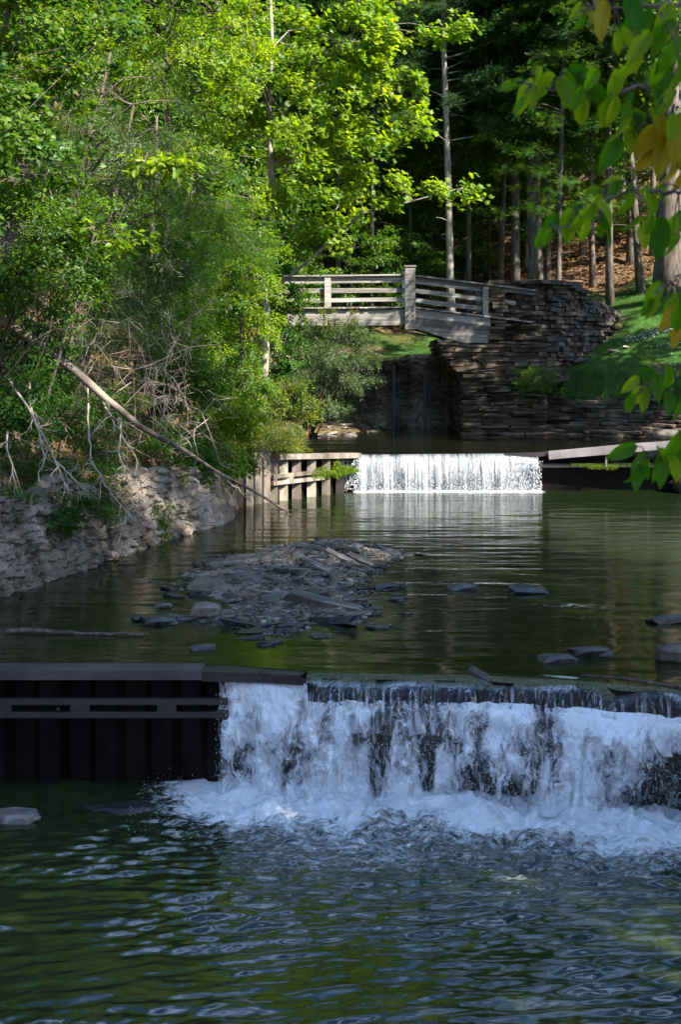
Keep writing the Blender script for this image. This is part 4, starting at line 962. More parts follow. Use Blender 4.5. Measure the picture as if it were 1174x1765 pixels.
def forest():
    L = [  # px, distance, trunk width px, kind, label
        (780, 57.5, 13, 'pine', 'sunlit straight pine trunk rising behind the tall bridge post'),
        (862, 62, 9, 'hemlock', 'slim dark trunk just left of the twin trunks behind the abutment'),
        (889, 60, 15, 'pine', 'reddish grey pine trunk behind the right end of the top rail'),
        (906, 65, 6, 'hemlock', 'thin pale sunlit stem between two dark trunks behind the abutment'),
        (926, 58.5, 26, 'dark', 'thickest dark trunk directly behind the stone abutment'),
        (962, 56, 9, 'hemlock', 'slim grey trunk rising over the middle of the wing wall'),
        (1023, 60, 10, 'dark', 'dark thin trunk on the leaf littered slope past the wing wall'),
        (1052, 56.5, 12, 'pine', 'straight bluish trunk right of the wing wall end'),
        (1073, 67, 10, 'pine', 'pale trunk deeper in the wood behind the straight bluish one'),
        (1107, 57, 13, 'broad', 'leaning slender trunk left of the great trunk at the right edge'),
        (1152, 54, 44, 'broad', 'great ridged trunk at the right edge of the wood'),
        (737, 69, 8, 'dark', 'dim trunk in the wood left of the sunlit pine'),
        (583, 61, 9, 'hemlock', 'brown trunk seen over the left part of the bridge railing'),
        (676, 66, 10, 'dark', 'dark trunk in the wood above the railing left of the post'),
        (838, 76, 9, 'pine', 'distant trunk on the hillside above the leaf litter'),
        (992, 72, 9, 'hemlock', 'distant thin trunk above the wing wall in deep shade'),
        (540, 64, 8, 'broad', 'slender trunk beside the sunlit maple sprays'),
        (815, 68, 7, 'hemlock', 'very thin trunk halfway between the sunlit pine and the reddish one'),
        (1005, 64, 7, 'broad', 'thin trunk above the far end of the wing wall'),
        (1035, 74, 9, 'pine', 'faint trunk high on the leaf littered slope'),
        (1125, 62, 9, 'hemlock', 'slim trunk between the leaning one and the great trunk'),
        (708, 62, 6, 'broad', 'very thin stem directly above the tall bridge post'),
        (640, 59, 7, 'pine', 'thin pine whose boughs darken the middle of the wood')]
    for i, (px, Y, wpx, kind, lab) in enumerate(L):
        r0 = wpx / 2 * Y / F; j = i % 2; sc = rng.uniform(.95, 1.15)
        tm = trunk_mesh(kind, PROTO[kind][j][0], r0 * 1.12 / sc, 500 + i, {'pine': 20.5, 'hemlock': 18, 'broad': 16, 'dark': 16}[kind], (rng.normal(0, .3), rng.normal(0, .3)) if px != 1107 else (-1.2, 0))
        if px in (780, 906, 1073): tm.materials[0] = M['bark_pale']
        plant({'pine': 'pine_tree', 'hemlock': 'hemlock_tree', 'broad': 'oak_tree', 'dark': 'beech_tree'}[kind], lab, kind, j, gpt(px, Y, -.05), sc, 'trees of the wood beyond the bridge', None if px != 1107 else 0, tm)
    # undergrowth saplings
    SX = [(-2.5, 55, 1.1), (0.4, 57, 1.0), (2.4, 60, 1.1), (4.0, 63, 1.2), (-.8, 62, 1.4), (6.6, 64, 1.0), (1.2, 66, 1.4), (9.5, 66, .9), (-4.6, 60, 1.5), (12.8, 63, 1.0), (13.4, 56.5, .8), (4.7, 70, 1.3), (-2.4, 70, 1.5), (8.2, 73, 1.2), (15, 70, 1.3), (-6, 66, 1.6), (5.5, 76, 2.0), (9.8, 76, 2.2), (13.2, 74, 1.9), (17, 76, 2.2), (2, 78, 2.2), (7.5, 84, 2.6), (12, 86, 2.6), (17.5, 85, 2.6), (-2, 80, 2.4), (21, 80, 2.4), (3, 90, 2.8), (10.5, 69, 1.2), (17, 66, 1.5)]
    for i, (x, y, s) in enumerate(SX):
        plant('sapling', 'leafy sapling in the undergrowth of the wood beyond the bridge', 'low', i % 2, gxy(x, y), s, 'saplings in the undergrowth')
    g = np.random.default_rng(77); n = 0; kinds = ['dark', 'hemlock', 'broad', 'pine', 'dark', 'broad']; pts = []
    while n < 62:
        y = 70 + 52 * g.random(); x = g.uniform(-.27 * y - 6, .27 * y + 10)
        if any((x - a) ** 2 + (y - b) ** 2 < 14 for a, b in pts): continue
        pts.append((x, y)); k = kinds[n % 6]
        plant('forest_tree', 'one of the extra wood trees, some added unseen for shade and reflections', k, n % 2, gxy(x, y), g.uniform(.95, 1.35), 'distant trees on the hillside'); n += 1
    # extra wood trees; unseen ones added to shade the scene and fill water reflections
    for i, (x, y, k, s) in enumerate([(14, 40.6, 'dark', 1.0), (18, 41, 'dark', 1.1),  (-13, 52, 'dark', 1.2), (-15, 42, 'broad', 1.2), (-13, 33, 'dark', 1.1), (-11, 58, 'broad', 1.2), (-11.5, 24, 'broad', 1.45), (-9, 53, 'broad', 1.6), (-3, 60, 'broad', 1.55), (5, 68, 'broad', 1.6), (13, 72, 'dark', 1.6), (-14, 47, 'dark', 1.6), (0.5, 64, 'broad', 1.6), (8.6, 60, 'broad', .85), (12.3, 61.5, 'broad', .9), (5.4, 61, 'broad', .8), (14.2, 57.5, 'broad', .8), (8.5, 66, 'broad', 1.55), (-6, 58, 'dark', 1.5), (15.5, 64, 'dark', 1.4)]):
        plant('forest_tree', 'one of the extra wood trees, some added unseen for shade and reflections', k, i % 2, gxy(x, y), s, 'distant trees on the hillside')
    for i, (x, y, k, s) in enumerate([(12.5, 16.8, 'hemlock', 1.25), (11, 20.5, 'pine', 1.0), (9.5, 3.0, 'dark', 1.05), (10.2, 8.2, 'dark', 1.05), (14, 4.5, 'dark', 1.1), (12.5, 8.5, 'dark', 1.15), (16, 1, 'dark', 1.3), (9.5, -4, 'dark', 1.1), (13.5, -6.5, 'dark', 1.2), (22, 4, 'dark', 1.4)]):
        plant('bank_tree', 'tree on the right bank shading the near waterfall', k, i % 2, gxy(x, y), s, 'shade trees on the near right bank')
forest()

# ------------------------------------------------------------------ grass and fallen leaves
def covers():
    n = 60000; x = rng.uniform(4.6, 14.5, n); y = rng.uniform(43.5, 57.5, n); xr = np.interp(y, YR, XR)
    k = (x - xr > 2.4) & ~((x < 6.9) & (y > 47)) & ~((y > 47.4) & (x < 6.3 + (y - 47.4) * .8) & (y < 52)); x, y = x[k], y[k]
    x2 = rng.uniform(-1, 6.5, 24000); y2 = rng.uniform(52.2, 60, 24000); x = np.concatenate([x, x2]); y = np.concatenate([y, y2])
    k = fbm(x * .9, y * .9, 0, 5, 3) > .36; x, y = x[k], y[k]; n = len(x)
    P = np.stack([x, y, H(x, y) - .02], -1); D = np.stack([rng.normal(0, 1, n), rng.normal(0, 1, n), 0 * x], -1); Nn = np.stack([rng.normal(0, .35, n), rng.normal(0, .35, n), 1 + 0 * x], -1)
    sz = rng.uniform(.03, .10, n) * (.3 + 1.7 * vn(x * 1.1, y * 1.1, 0, 8) ** 1.6)
    o = link('grass', leaf_mesh('grass', P, D, Nn, sz, 'blade', M['grassblade'])); tag(o, 'short grass covering the bank right of the abutment and beyond the bridge', 'grass', kind='stuff')
    n = 26000; x = rng.uniform(-6, 24, n); y = 59.5 + rng.random(n) ** 1.3 * 24
    P = np.stack([x, y, H(x, y) + .03], -1); D = rng.normal(0, 1, (n, 3)) * [1, 1, .2]; Nn = np.array([0, 0, 1.0])[None] + rng.normal(0, .3, (n, 3))
    o = link('fallen_leaves', leaf_mesh('fallen_leaves', P, D, Nn, rng.uniform(.12, .22, n), 'oval', M['litter'])); tag(o, 'brown leaf litter on the wooded slope behind the bridge', 'fallen leaves', kind='stuff')
    n = 9000; y = rng.uniform(17, 50, n); x = np.interp(y, YL, XL) - .9 - rng.random(n) ** 1.5 * 8
    P = np.stack([x, y, H(x, y) + .02], -1); D = rng.normal(0, 1, (n, 3)); Nn = np.array([.3, -.2, 1.0])[None] + rng.normal(0, .4, (n, 3))
    o = link('ground_cover', leaf_mesh('ground_cover', P, D, Nn, rng.uniform(.06, .16, n), 'oval', M['leaf_mid'])); tag(o, 'low leafy ground cover on the slope above the left wall', 'ground cover', kind='stuff')
    # small white flowers on the right grass
    n = 260; c = np.array([PX(1150, 600, 49), PX(1110, 590, 50), PX(1165, 640, 46.5)])[rng.integers(0, 3, n)]
    P = c + rng.normal(0, .45, (n, 3)); P[:, 2] = H(P[:, 0], P[:, 1]) + rng.uniform(.1, .22, n)
    V, L, S = blobs(None, P, rng.uniform(.012, .03, n), .5); o = link('flowers', np_mesh('flowers', V, L, S, M['drops'])); tag(o, 'sprinkle of tiny white flowers in the grass near the right edge', 'flowers', kind='stuff')
covers()

# ------------------------------------------------------------------ fallen trunk and dead twigs
def fallen():
    A, B_, E = PX(-40, 520, 26.5), PX(235, 735, 29.5), np.array([-1.18, 33.0, 1.33])
    root = empty('fallen_tree', A, 'bare fallen tree slanting down from the left bank into the pool', 'fallen tree')
    ctr = np.array([A, PX(90, 610, 26.6), PX(180, 690, 27.1), PX(240, 735, 27.6), PX(330, 790, 29.2), PX(415, 836, 31.2), E])
    t = np.linspace(0, 6, 40); pts = np.stack([np.interp(t, range(7), ctr[:, k]) for k in range(3)], -1)
    pts = pts + (np.stack([vn(t * 1.3, 0, 0, k) for k in (1, 2, 3)], -1) - .5) * .09
    rr = np.interp(t, range(7), [.11, .09, .072, .055, .043, .032, .018]) * (1 + .12 * (vn(t * 5, 0, 0, 4) - .5))
    mb = MB(); mb.tube(pts, rr, 10); mb.build('trunk', M['dead_wood'], root, True)
    def branch(mb, P, r0=.022, kinks=.05, sub=5, seed=0, sl=.5):
        g = np.random.default_rng(seed); P = np.array(P); m = len(P); tt = np.linspace(0, m - 1, m * 4)
        Q = np.stack([np.interp(tt, range(m), P[:, k]) for k in range(3)], -1); Q[1:-1] += g.normal(0, kinks * .35, (len(Q) - 2, 3))
        mb.tube(Q, np.linspace(r0, r0 * .35, len(Q)), 5)
        for i in range(sub):
            j = g.integers(len(Q) // 4, len(Q) - 1); d = Q[min(j + 1, len(Q) - 1)] - Q[j - 1]; d /= np.linalg.norm(d)
            d = d + g.normal(0, .55, 3); d /= np.linalg.norm(d); L = sl * g.uniform(.5, 1.2)
            q = [Q[j], Q[j] + d * L * .5 + g.normal(0, .03, 3), Q[j] + d * L + g.normal(0, .06, 3) - [0, 0, .1 * L]]
            mb.tube(q, [r0 * .45, r0 * .3, r0 * .12], 4)
            for _ in range(2):
                d2 = d + g.normal(0, .6, 3); mb.tube([q[1], q[1] + d2 * L * .4], [r0 * .25, r0 * .1], 3)
    B = [  # polylines in photo pixels with distance
        [(48, 620, 28), (52, 700, 27.3), (75, 780, 27), (65, 850, 26.6), (70, 905, 26.4)],
        [(75, 770, 27), (100, 800, 26.8), (130, 830, 26.6), (160, 845, 26.4)],
        [(150, 660, 28.6), (152, 740, 28), (158, 800, 27.7), (190, 850, 27.4), (235, 905, 27.1)],
        [(200, 700, 29), (208, 735, 28.7), (207, 790, 28.5), (222, 830, 28.4)],
        [(0, 640, 27), (40, 690, 26.8), (70, 740, 26.6), (95, 800, 26.5), (120, 850, 26.4)],
        [(272, 745, 30), (285, 690, 30), (282, 640, 30), (300, 590, 30), (285, 545, 30)],
        [(280, 735, 30), (300, 700, 29.8), (305, 660, 29.8), (318, 690, 29.7), (325, 715, 29.7)],
        [(275, 740, 30), (262, 690, 29.9), (270, 630, 29.9), (250, 640, 29.8)],
        [(230, 860, 28.2), (215, 900, 28), (200, 930, 28)],
        [(385, 820, 31.7), (410, 845, 31.7), (437, 872, 32)],
        [(120, 640, 28.4), (60, 600, 28), (10, 560, 27.6)],
        [(30, 690, 26.9), (10, 760, 26.7), (25, 830, 26.5), (60, 930, 26.2)],
        [(170, 680, 28.8), (190, 720, 28.4), (230, 780, 28.2), (245, 850, 28)]]
    for i, b in enumerate(B):
        mb = MB(); b = [b[0]] + [(p[0], p[1], p[2] - (2.6 if i in (0, 1, 2, 3, 4, 8, 11, 12) else .8 if i in (5, 6, 7) else 0)) for p in b[1:]]
        branch(mb, [PX(*p) for p in b], .024 if i not in (5, 6, 7) else .016, .05, 15 if i != 9 else 2, 40 + i, .42); mb.build('branch', M['twig_pale'], root, True)
    # bare dead shrub behind
    r = empty('dead_shrub', gxy(-6.0, 29.5), 'leafless brown thicket of dead twigs at the left edge above the fallen trunk', 'shrub')
    mb = MB(); g = np.random.default_rng(9)
    for i in range(46):
        s = gxy(-6.3 + g.normal(0, .8), 28.5 + g.normal(0, 1.2)); d = np.array([g.normal(.25, .45), g.normal(-.2, .3), g.uniform(.5, 1)]); L = g.uniform(1.2, 3.2)
        q = [s, s + d * L * .5 + g.normal(0, .1, 3), s + d * L * .85 + g.normal(0, .15, 3) + [.1, 0, -.1], s + d * L + [.25, 0, -.35]]
        mb.tube(q, [.014, .010, .007, .003], 4)
        for _ in range(5):
            j = g.integers(1, 3); d2 = g.normal(0, .5, 3); mb.tube([q[j], q[j] + d2 * .5, q[j] + d2 * .8 - [0, 0, .15]], [.006, .004, .002], 3)
    mb.build('stems', M['dead_wood'], r, True)
    r = empty('dead_shrub', gxy(-4.9, 29.0), 'mass of fine pale bare twigs behind the middle of the fallen trunk', 'shrub')
    mb = MB()
    for i in range(70):
        s = PX(rng.uniform(60, 360), rng.uniform(640, 790), 28.6 + rng.normal(0, .5)); d = np.array([g.normal(.1, .5), g.normal(-.3, .25), g.normal(.35, .6)]); L = g.uniform(.5, 1.7)
        q = [s, s + d * L * .5 + g.normal(0, .06, 3), s + d * L * .85 + g.normal(0, .1, 3), s + d * L + [.15, 0, -.2]]
        mb.tube(q, [.009, .007, .005, .002], 4)
        for _ in range(5):
            j = g.integers(1, 3); d2 = g.normal(0, .4, 3); mb.tube([q[j], q[j] + d2 * .45, q[j] + d2 * .7 - [0, 0, .1]], [.0045, .003, .0015], 3)
    mb.build('stems', M['twig_pale'], r, True)
    # floating stick
    mb = MB(); a, b = PZ(8, 1087, 1.40), PZ(245, 1095, 1.39)
    tt = np.linspace(0, 1, 14)[:, None]; q = a + (b - a) * tt + rng.normal(0, .012, (14, 3)); mb.tube(q, np.linspace(.035, .018, 14), 7)
    mb.tube([q[8], q[8] + [.1, 0, .08]], [.015, .006], 5)
    o = mb.build('floating_branch', M['bark'], None, True); tag(o, 'dark waterlogged branch floating in the pool left of the gravel bar', 'branch')
fallen()

# ------------------------------------------------------------------ gravel bar and rocks
BAR = [PZ(x, y, 1.37)[:2] for x, y in ((300, 1012), (325, 985), (390, 958), (470, 940), (560, 932), (640, 938), (690, 948), (672, 966), (650, 985), (622, 1005), (640, 1030), (640, 1055), (620, 1072), (545, 1068), (505, 1098), (440, 1090), (370, 1078), (332, 1062), (400, 1045), (360, 1032))]
BAR = np.array(BAR)
def inside(x, y, P):
    r = np.zeros(np.shape(x), bool); j = len(P) - 1
    for i in range(len(P)):
        xi, yi = P[i]; xj, yj = P[j]
        r ^= ((yi > y) != (yj > y)) & (x < (xj - xi) * (y - yi) / (yj - yi + 1e-12) + xi); j = i
    return r
def sdist(x, y, P):
    d = np.full(np.shape(x), 1e9); j = len(P) - 1
    for i in range(len(P)):
        a, b = P[j], P[i]; e = b - a; t = np.clip(((x - a[0]) * e[0] + (y - a[1]) * e[1]) / (e @ e), 0, 1)
        d = np.minimum(d, np.hypot(x - a[0] - t * e[0], y - a[1] - t * e[1])); j = i
    return np.where(inside(x, y, P), d, -d)
def barz(x, y):
    d = sdist(x, y, BAR); return 1.34 + .15 * sstep(-.25, 1.1, d) * (.75 + .25 * sstep(18, 26, y)) + (fbm(x * 2, y * 2, 0, 333, 4) - .5) * .07 + np.minimum(0, d + .05) * .5
def gravel():
    xs = np.arange(-3.6, 2.0, .05); ys = np.arange(17.6, 29.6, .05); X, Y = np.meshgrid(xs, ys, indexing='ij')
    o = grid_mesh('gravel_bar', np.stack([X, Y, np.maximum(barz(X, Y), .9)], -1), M['silt']); o['kind'] = 'structure'
    # meshes for slabs
    slabs = []
    for k in range(16):
        mb = MB(); g = rng.uniform(.35, .9); mb.stone((0, 0, 0), (.5, .5 * g, .07 + .09 * rng.random()), np.eye(3), .24, .16)
        slabs.append(np.concatenate(mb.V)); FL, FS = mb.L, mb.S
    sm = {}
    for k in range(16):
        for mm in ('slate', 'slate_wet', 'stone_pale'):
            sm[k, mm] = np_mesh('flat_stone', slabs[k], FL, FS, M[mm], False, {'rnd': np.full(len(FS), (k * .37) % 1)})
    rk = {}
    for mm in ('slate', 'slate_wet', 'stone_pale'):
        for k in range(5):
            mb = MB(); mb.stone((0, 0, 0), (.5, .34, .16), np.eye(3), .2, .5); v = np.concatenate(mb.V); rk[k, mm] = np_mesh('rock', v, FL, FS, M[mm], False, {'rnd': np.full(len(FS), k / 5)})
    def place(x, y, z, s, mm, label, rz=None, tilt=.22, name='flat_stone', group=None):
        o = link(name, sm[int(rng.integers(16)), mm] if name != 'rock' else rk[int(rng.integers(5)), mm]); o.location = (x, y, z); o.scale = (s, s, s * rng.uniform(.6, 1.0))
        o.rotation_euler = (rng.normal(0, tilt), rng.normal(0, tilt) , rng.normal(0, .5) if rz is None else rz)
        return tag(o, label, 'stone', group)
    # isolated rocks in the pool
    for px, py, wpx, mm, lab in [(797, 1012, 42, 'slate_wet', 'small dark rock alone in mid pool below the bright reflection'),
                                 (912, 1017, 58, 'slate_wet', 'flat dark rock with a pointed right end in the right of mid pool'),
                                 (665, 1010, 40, 'slate_wet', 'flat dark stone just off the right edge of the gravel bar'),
                                 (683, 1031, 24, 'slate_wet', 'tiny dark stone below the one beside the gravel bar'),
                                 (1150, 1068, 58, 'slate_wet', 'low dark rock breaking the water at the right frame edge'),
                                 (1018, 1124, 66, 'slate_wet', 'largest flat dark rock just above the near fall at right'),
                                 (962, 1135, 52, 'slate_wet', 'low half sunk rock left of the largest flat one above the fall'),
                                 (1163, 1134, 56, 'stone_pale', 'rounded tan boulder at the right edge above the near fall'),
                                 (351, 1115, 38, 'slate_wet', 'small dark slab alone in green water under the gravel bar'),
                                 (275, 1070, 60, 'slate_wet', 'cluster rock low in the water left of the gravel bar'),
                                 (248, 1066, 36, 'slate_wet', 'small low rock at the left end of the cluster beside the bar'),
                                 (302, 1062, 30, 'slate_wet', 'small rock nearest the bar in the left cluster'),
                                 (355, 1058, 46, 'stone_pale', 'pale chalky block at the left front corner of the gravel bar'),
                                 (280, 1043, 26, 'slate', 'small stone resting on the shallows left of the gravel bar')]:
        p = PZ(px, py + 3, 1.37); s = wpx * p[1] / F * 1.05
        o = place(p[0], p[1], 1.385 + (.06 if 'tan' in lab or 'chalky' in lab else 0), s, mm, lab, rng.normal(0, .15), .07, 'rock')
        o.scale = (s, s, s * (1.7 if ('tan' in lab or 'chalky' in lab) else .9))
    # named large slabs of the bar
    for px, py, wpx, dz, mm, lab in [(560, 1048, 150, .04, 'slate', 'long thick slab at the lower right edge of the gravel bar'),
                                     (600, 1058, 90, .02, 'slate', 'broad slab in front of the long slab at the right edge of the bar'),
                                     (575, 1070, 110, .0, 'slate_wet', 'wet slab lowest at the right front of the bar'),
                                     (545, 990, 70, .10, 'slate', 'tilted blue grey slab high in the middle of the bar'),
                                     (585, 975, 60, .12, 'slate', 'leaning slab near the top right of the bar'),
                                     (620, 972, 55, .08, 'slate', 'leaning slab right of the other leaning slab atop the bar'),
                                     (500, 1000, 62, .10, 'slate', 'pale flat slab in the centre of the gravel bar'),
                                     (395, 1005, 50, .12, 'slate', 'dark blocky slab on the brown silt at left of the bar'),
                                     (385, 980, 60, .10, 'slate', 'dark ledge stone at the upper left of the bar'),
                                     (470, 1080, 80, .02, 'slate_wet', 'wet dark boulder at the front middle of the bar'),
                                     (420, 1075, 90, .02, 'slate_wet', 'wet dark slab at the front left of the bar'),
                                     (430, 1097, 55, -.01, 'slate_wet', 'foremost wet dark slab of the bar'),
                                     (505, 1085, 50, .0, 'slate_wet', 'small wet slab right of the foremost one'),
                                     (410, 1030, 60, .06, 'slate', 'flat slab with mossy face left of the bar centre'),
                                     (460, 1032, 60, .06, 'slate', 'flat slab with mossy face right beside its twin at bar centre')]:
        p = PZ(px, py, 1.40); s = wpx * p[1] / F; o = place(p[0], p[1], max(float(barz(p[0], p[1])), 1.36) + dz * .6 + .02, s, mm, lab, rng.normal(0, .25), .12)
        o.scale = (s * .85, s * .3, s * .42)
        if 'lean' in lab or 'tilted' in lab: o.rotation_euler = (.35, .35, -.4)
    n = 0
    while n < 270:
        x, y = rng.uniform(-3.2, 1.3), rng.uniform(18.2, 28.8)
        d = float(sdist(np.array(x), np.array(y), BAR))
        if d < -.12 or (d > .25 and x < -1.15 + (y - 23) * .10 and rng.random() < .93): continue
        s = rng.choice([.13, .19, .27, .38], p=[.42, .34, .18, .06]) * rng.uniform(.8, 1.2)
        z = max(float(barz(x, y)), 1.345) + .01; mm = 'slate_wet' if d < .12 else ('stone_pale' if rng.random() < .10 else 'slate')
        place(x, y, z, s, mm, 'flat grey slate fragment lying on the gravel bar', None, .2, 'flat_stone', 'slate fragments of the gravel bar'); n += 1
    n = 0
    while n < 26:
        x, y = rng.uniform(-3.6, 1.7), rng.uniform(18.0, 27)
        d = float(sdist(np.array(x), np.array(y), BAR))
        if d > -.12 or d < -.55: continue
        place(x, y, 1.368, rng.uniform(.12, .34), 'slate_wet', 'wet dark slate piece awash beside the gravel bar', None, .07, 'flat_stone', 'wet slates awash around the gravel bar'); n += 1
    # fine gravel
    n = 11000; x, y = rng.uniform(-3.3, 1.4, n), rng.uniform(18, 29, n); d = sdist(x, y, BAR)
    k = (d > -.08) & ((x > -1.3 + (y - 22) * .10 + rng.normal(0, .3, n)) | (rng.random(n) < .12)); x, y = x[k], y[k]; z = np.maximum(barz(x, y), 1.35) + .008
    o8 = np.array(slabs[0]); Vs, Ls, Ss, A = [], [], [], []; fl = np.array(FL)
    for i in range(len(x)):
        s = rng.uniform(.03, .10); a = rng.uniform(0, 6.28); v = slabs[i % 16] * s; cz, sn = math.cos(a), math.sin(a)
        v = np.stack([v[:, 0] * cz - v[:, 1] * sn, v[:, 0] * sn + v[:, 1] * cz, v[:, 2] + v[:, 0] * rng.normal(0, .3)], -1) + [x[i], y[i], z[i]]
        Vs.append(v); Ls.append(fl + 32 * i); Ss.append(FS); A.append(np.full(len(FS), rng.random()))
    o = link('gravel', np_mesh('gravel', np.concatenate(Vs), np.concatenate(Ls), np.concatenate(Ss), M['slate'], False, {'rnd': np.concatenate(A)}))
    tag(o, 'fine slate gravel scattered between the slabs of the bar', 'gravel', kind='stuff')
    # rocky shore beyond the upper pool
    for i in range(90):
        x, y = rng.uniform(-3.6, 1.6), rng.uniform(46.3, 51.2)
        if x > .6 and y < 48.5: continue
        place(x, y, max(float(H(x, y)), 2.27) + .02, rng.uniform(.15, .45), 'slate', 'slate stone on the rocky shore below the bridge', None, .15, 'flat_stone', 'stones on the far shore')
    for px, py, sz, lab in ((1056, 612, .35, 'pale stone in the grass of the right bank'), (1078, 606, .25, 'smaller pale stone right of the other one in the grass'), (1000, 626, .5, 'flat dark stone half sunk in the grass slope')):
        p = PX(px, py, 49); place(p[0], 49, float(H(p[0], 49)) + .05, sz, 'stone_pale' if 'pale' in lab else 'slate', lab, .3, .1, 'rock')
    # lower pool rocks
    p = PZ(20, 1408, .02); o = place(p[0] - .05, p[1], .02, .62, 'slate', 'flat pale purple rock at the lower left edge below the near weir', 0, .04, 'rock'); o.scale = (.62, .5, .35)
    p = PZ(220, 1395, -.02); o = place(p[0], p[1], -.03, .8, 'slate_wet', 'dark slab just under the water left of the near fall foam', .2, .03, 'rock'); o.scale = (.9, .6, .35)
gravel()

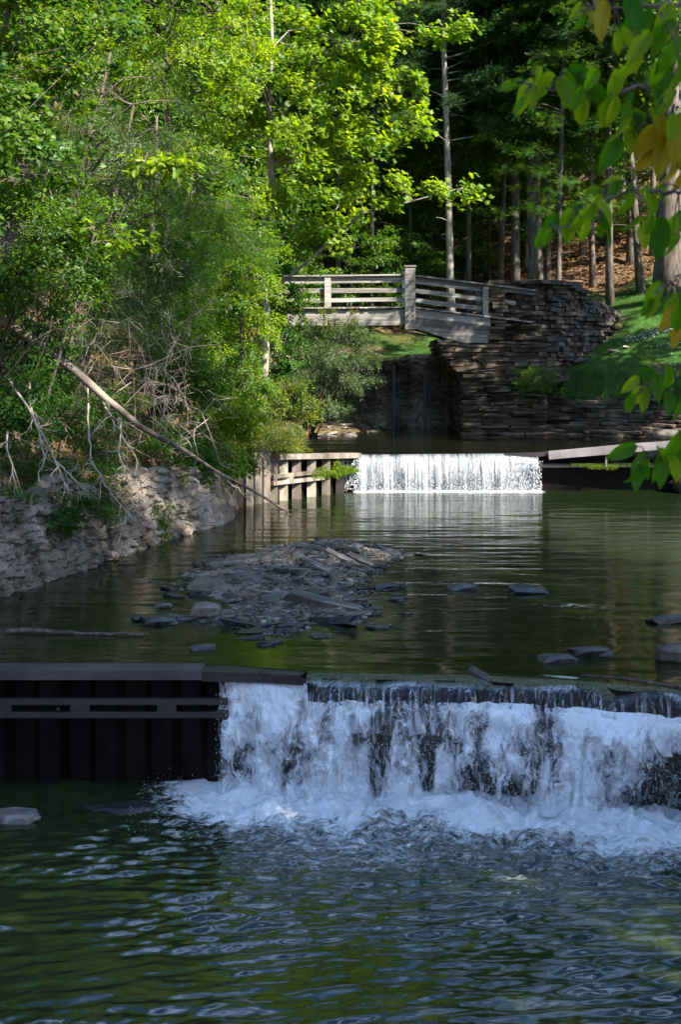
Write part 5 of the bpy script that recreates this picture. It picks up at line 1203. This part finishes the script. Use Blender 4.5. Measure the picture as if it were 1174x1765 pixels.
# ------------------------------------------------------------------ near overhanging tree, right
def big_leaf():
    """drooping broad leaf, grid of 7 x 5, smooth"""
    V, f = [], []
    nx, ny = 8, 5
    for i in range(nx):
        t = i / (nx - 1); wd = .215 * math.sin(math.pi * min(1, (t * .94 + .03)) ** .78) ** .85
        if i == nx - 1: wd = .004
        for j in range(ny):
            s = (j - 2) / 2; V.append((t * (1 - .12 * t), s * wd, .20 * abs(s) * (1 - .6 * t) - .34 * t * t + .015 * math.sin(t * 18) * abs(s)))
    for i in range(nx - 1):
        for j in range(ny - 1): f.append((i * ny + j, (i + 1) * ny + j, (i + 1) * ny + j + 1, i * ny + j + 1))
    return np.array(V), f
def near_tree():
    root = empty('overhanging_tree', gxy(5.2, 5.2), 'near tree reaching in from the right with large drooping green and yellow leaves', 'tree')
    b = np.array(root.location); mb = MB()
    mb.tube([b - [0, 0, .4], b + [-.1, 0, 2], b + [-.3, -.1, 4.2], b + [-.2, 0, 7]], [.2, .16, .13, .08], 10); mb.build('trunk', M['bark'], root, True)
    T = big_leaf()
    Lg, Ly = [], []
    def bough(pts, r0, spec, nm='branch'):
        P = [PX(*p) for p in pts]; start = np.array([b[0] - .2, b[1], P[0][2] + .3]); P = np.array([start] + P)
        m = len(P); tt = np.linspace(0, m - 1, m * 5); Q = np.stack([np.interp(tt, range(m), P[:, k]) for k in range(3)], -1); Q[2:-1] += rng.normal(0, .006, (len(Q) - 3, 3))
        mb = MB(); mb.tube(Q, np.linspace(r0, .003, len(Q)), 7)
        spec = [q for q in spec] + [(q[0] + rng.normal(0, 16), q[1] + rng.normal(0, 14), q[2] + rng.normal(0, 30), q[3] * rng.uniform(.55, .85), q[4]) for q in spec for _ in range(2) if rng.random() < .5]
        for (px, py, ang, L, yel) in spec:
            e = PX(px, py, pts[-1][2] + rng.normal(0, .10)); s = Q[np.linalg.norm(Q - e, axis=1).argmin()]
            mb.tube([s, (s + e) / 2 + [0, 0, .012], e], [.0028, .002, .0013], 4)
            a = R(ang); d = np.array([math.cos(a), rng.normal(0, .45), -math.sin(a)])
            nn = np.array([rng.normal(0, .5) + .3 * math.sin(a), -1 + rng.normal(0, .35), rng.uniform(.1, .9)])
            (Ly if yel else Lg).append((e, d, nn, L * pts[-1][2] / F))
        mb.build(nm, M['bark'], root, True)
    # angle: 0 = pointing right, 90 = hanging down, 180 = left ; L in photo px
    bough([(1230, 110, 4.6), (1174, 125, 4.5), (1110, 150, 4.5), (1040, 165, 4.5), (965, 160, 4.5), (920, 150, 4.5)], .014, [
        (925, 140, 125, 95, 0), (960, 130, 150, 80, 0), (968, 140, 78, 85, 0), (890, 150, 170, 45, 0), (945, 120, 110, 90, 0), (1000, 150, 80, 70, 0), (1020, 140, 60, 80, 0), (905, 160, 95, 60, 0), (980, 120, 30, 90, 0),
        (1050, 170, 100, 75, 0), (1080, 160, 80, 85, 0), (1110, 130, 60, 90, 0), (1140, 120, 75, 100, 0), (1010, 165, 100, 80, 0), (1150, 160, 95, 90, 0), (1030, 120, 130, 80, 0), (1065, 120, 100, 80, 0)])
    bough([(1240, 0, 4.2), (1180, 10, 4.1), (1090, 10, 4.1), (1000, 20, 4.1)], .012, [
        (1150, 10, 100, 110, 0), (1110, 20, 95, 100, 0), (1050, 5, 110, 90, 1), (1085, 0, 80, 90, 0), (1165, 60, 110, 110, 0), (1120, 60, 130, 90, 0), (1070, 40, 90, 80, 0), (1000, 10, 120, 60, 0), (1020, 0, 60, 60, 1), (1140, 90, 95, 90, 0), (1168, 100, 80, 80, 0), (1100, 90, 120, 85, 0)])
    bough([(1230, 215, 4.6), (1180, 205, 4.6), (1110, 215, 4.6), (1060, 240, 4.6)], .008, [
        (1075, 200, 95, 80, 0), (1060, 235, 110, 95, 0), (1095, 200, 80, 80, 0), (1140, 210, 100, 95, 1), (1165, 205, 90, 110, 1), (1150, 240, 105, 95, 1), (1170, 250, 80, 90, 1), (1130, 215, 120, 90, 1), (1160, 280, 95, 70, 1), (1090, 190, 60, 80, 0)])
    bough([(1240, 335, 4.4), (1174, 330, 4.4), (1130, 332, 4.4), (1080, 325, 4.4), (1020, 370, 4.4), (955, 400, 4.4)], .009, [
        (1035, 325, 170, 45, 0), (1040, 335, 100, 60, 0), (1020, 350, 120, 85, 0), (990, 360, 110, 85, 0), (960, 370, 115, 80, 0), (1000, 370, 80, 70, 0), (1035, 378, 50, 75, 0), (940, 390, 110, 60, 0), (1085, 330, 100, 75, 0), (1070, 315, 130, 60, 0),
        (1110, 320, 60, 60, 0), (1100, 370, 110, 70, 0), (1140, 375, 95, 100, 0), (1170, 360, 100, 95, 0), (1125, 335, 90, 60, 0), (985, 385, 95, 50, 0), (1105, 390, 80, 60, 0), (1160, 400, 85, 70, 0)])
    bough([(1240, 480, 4.3), (1190, 470, 4.3), (1150, 490, 4.3)], .006, [
        (1140, 490, 125, 80, 0), (1150, 500, 100, 80, 0), (1165, 495, 80, 80, 0), (1155, 530, 110, 65, 1), (1172, 520, 90, 80, 0), (1130, 510, 110, 60, 0), (1168, 560, 100, 60, 1)])
    bough([(1240, 640, 4.2), (1190, 625, 4.2), (1140, 650, 4.2), (1100, 680, 4.2)], .006, [
        (1140, 645, 110, 70, 0), (1120, 660, 130, 75, 0), (1100, 680, 125, 60, 0), (1110, 675, 95, 55, 0), (1160, 635, 95, 80, 0), (1170, 655, 60, 50, 0), (1150, 680, 90, 60, 0), (1130, 640, 170, 50, 0), (1172, 690, 100, 50, 0)])
    bough([(1240, 745, 4.2), (1190, 745, 4.2), (1150, 780, 4.2), (1120, 790, 4.2)], .006, [
        (1120, 785, 125, 95, 0), (1135, 785, 85, 80, 0), (1150, 785, 60, 70, 0), (1165, 765, 100, 90, 0), (1100, 800, 105, 60, 0), (1172, 740, 110, 80, 0), (1160, 790, 70, 60, 0)])
    for nm, Lx, mm in (('foliage', Lg, 'leaf_big'), ('yellow_foliage', Ly, 'leaf_yellow')):
        P, D, Nn = (np.array([l[k] for l in Lx]) for k in range(3)); sz = np.array([l[3] for l in Lx]) * .80
        V, L, S, rn = leaf_arrays(P, D, Nn, sz, T); o = link(nm, np_mesh(nm, V - b, L, S, M[mm], True, {'rnd': rn}), root)
        if nm[0] == 'y': o['label'] = 'yellow turning leaves'
near_tree()
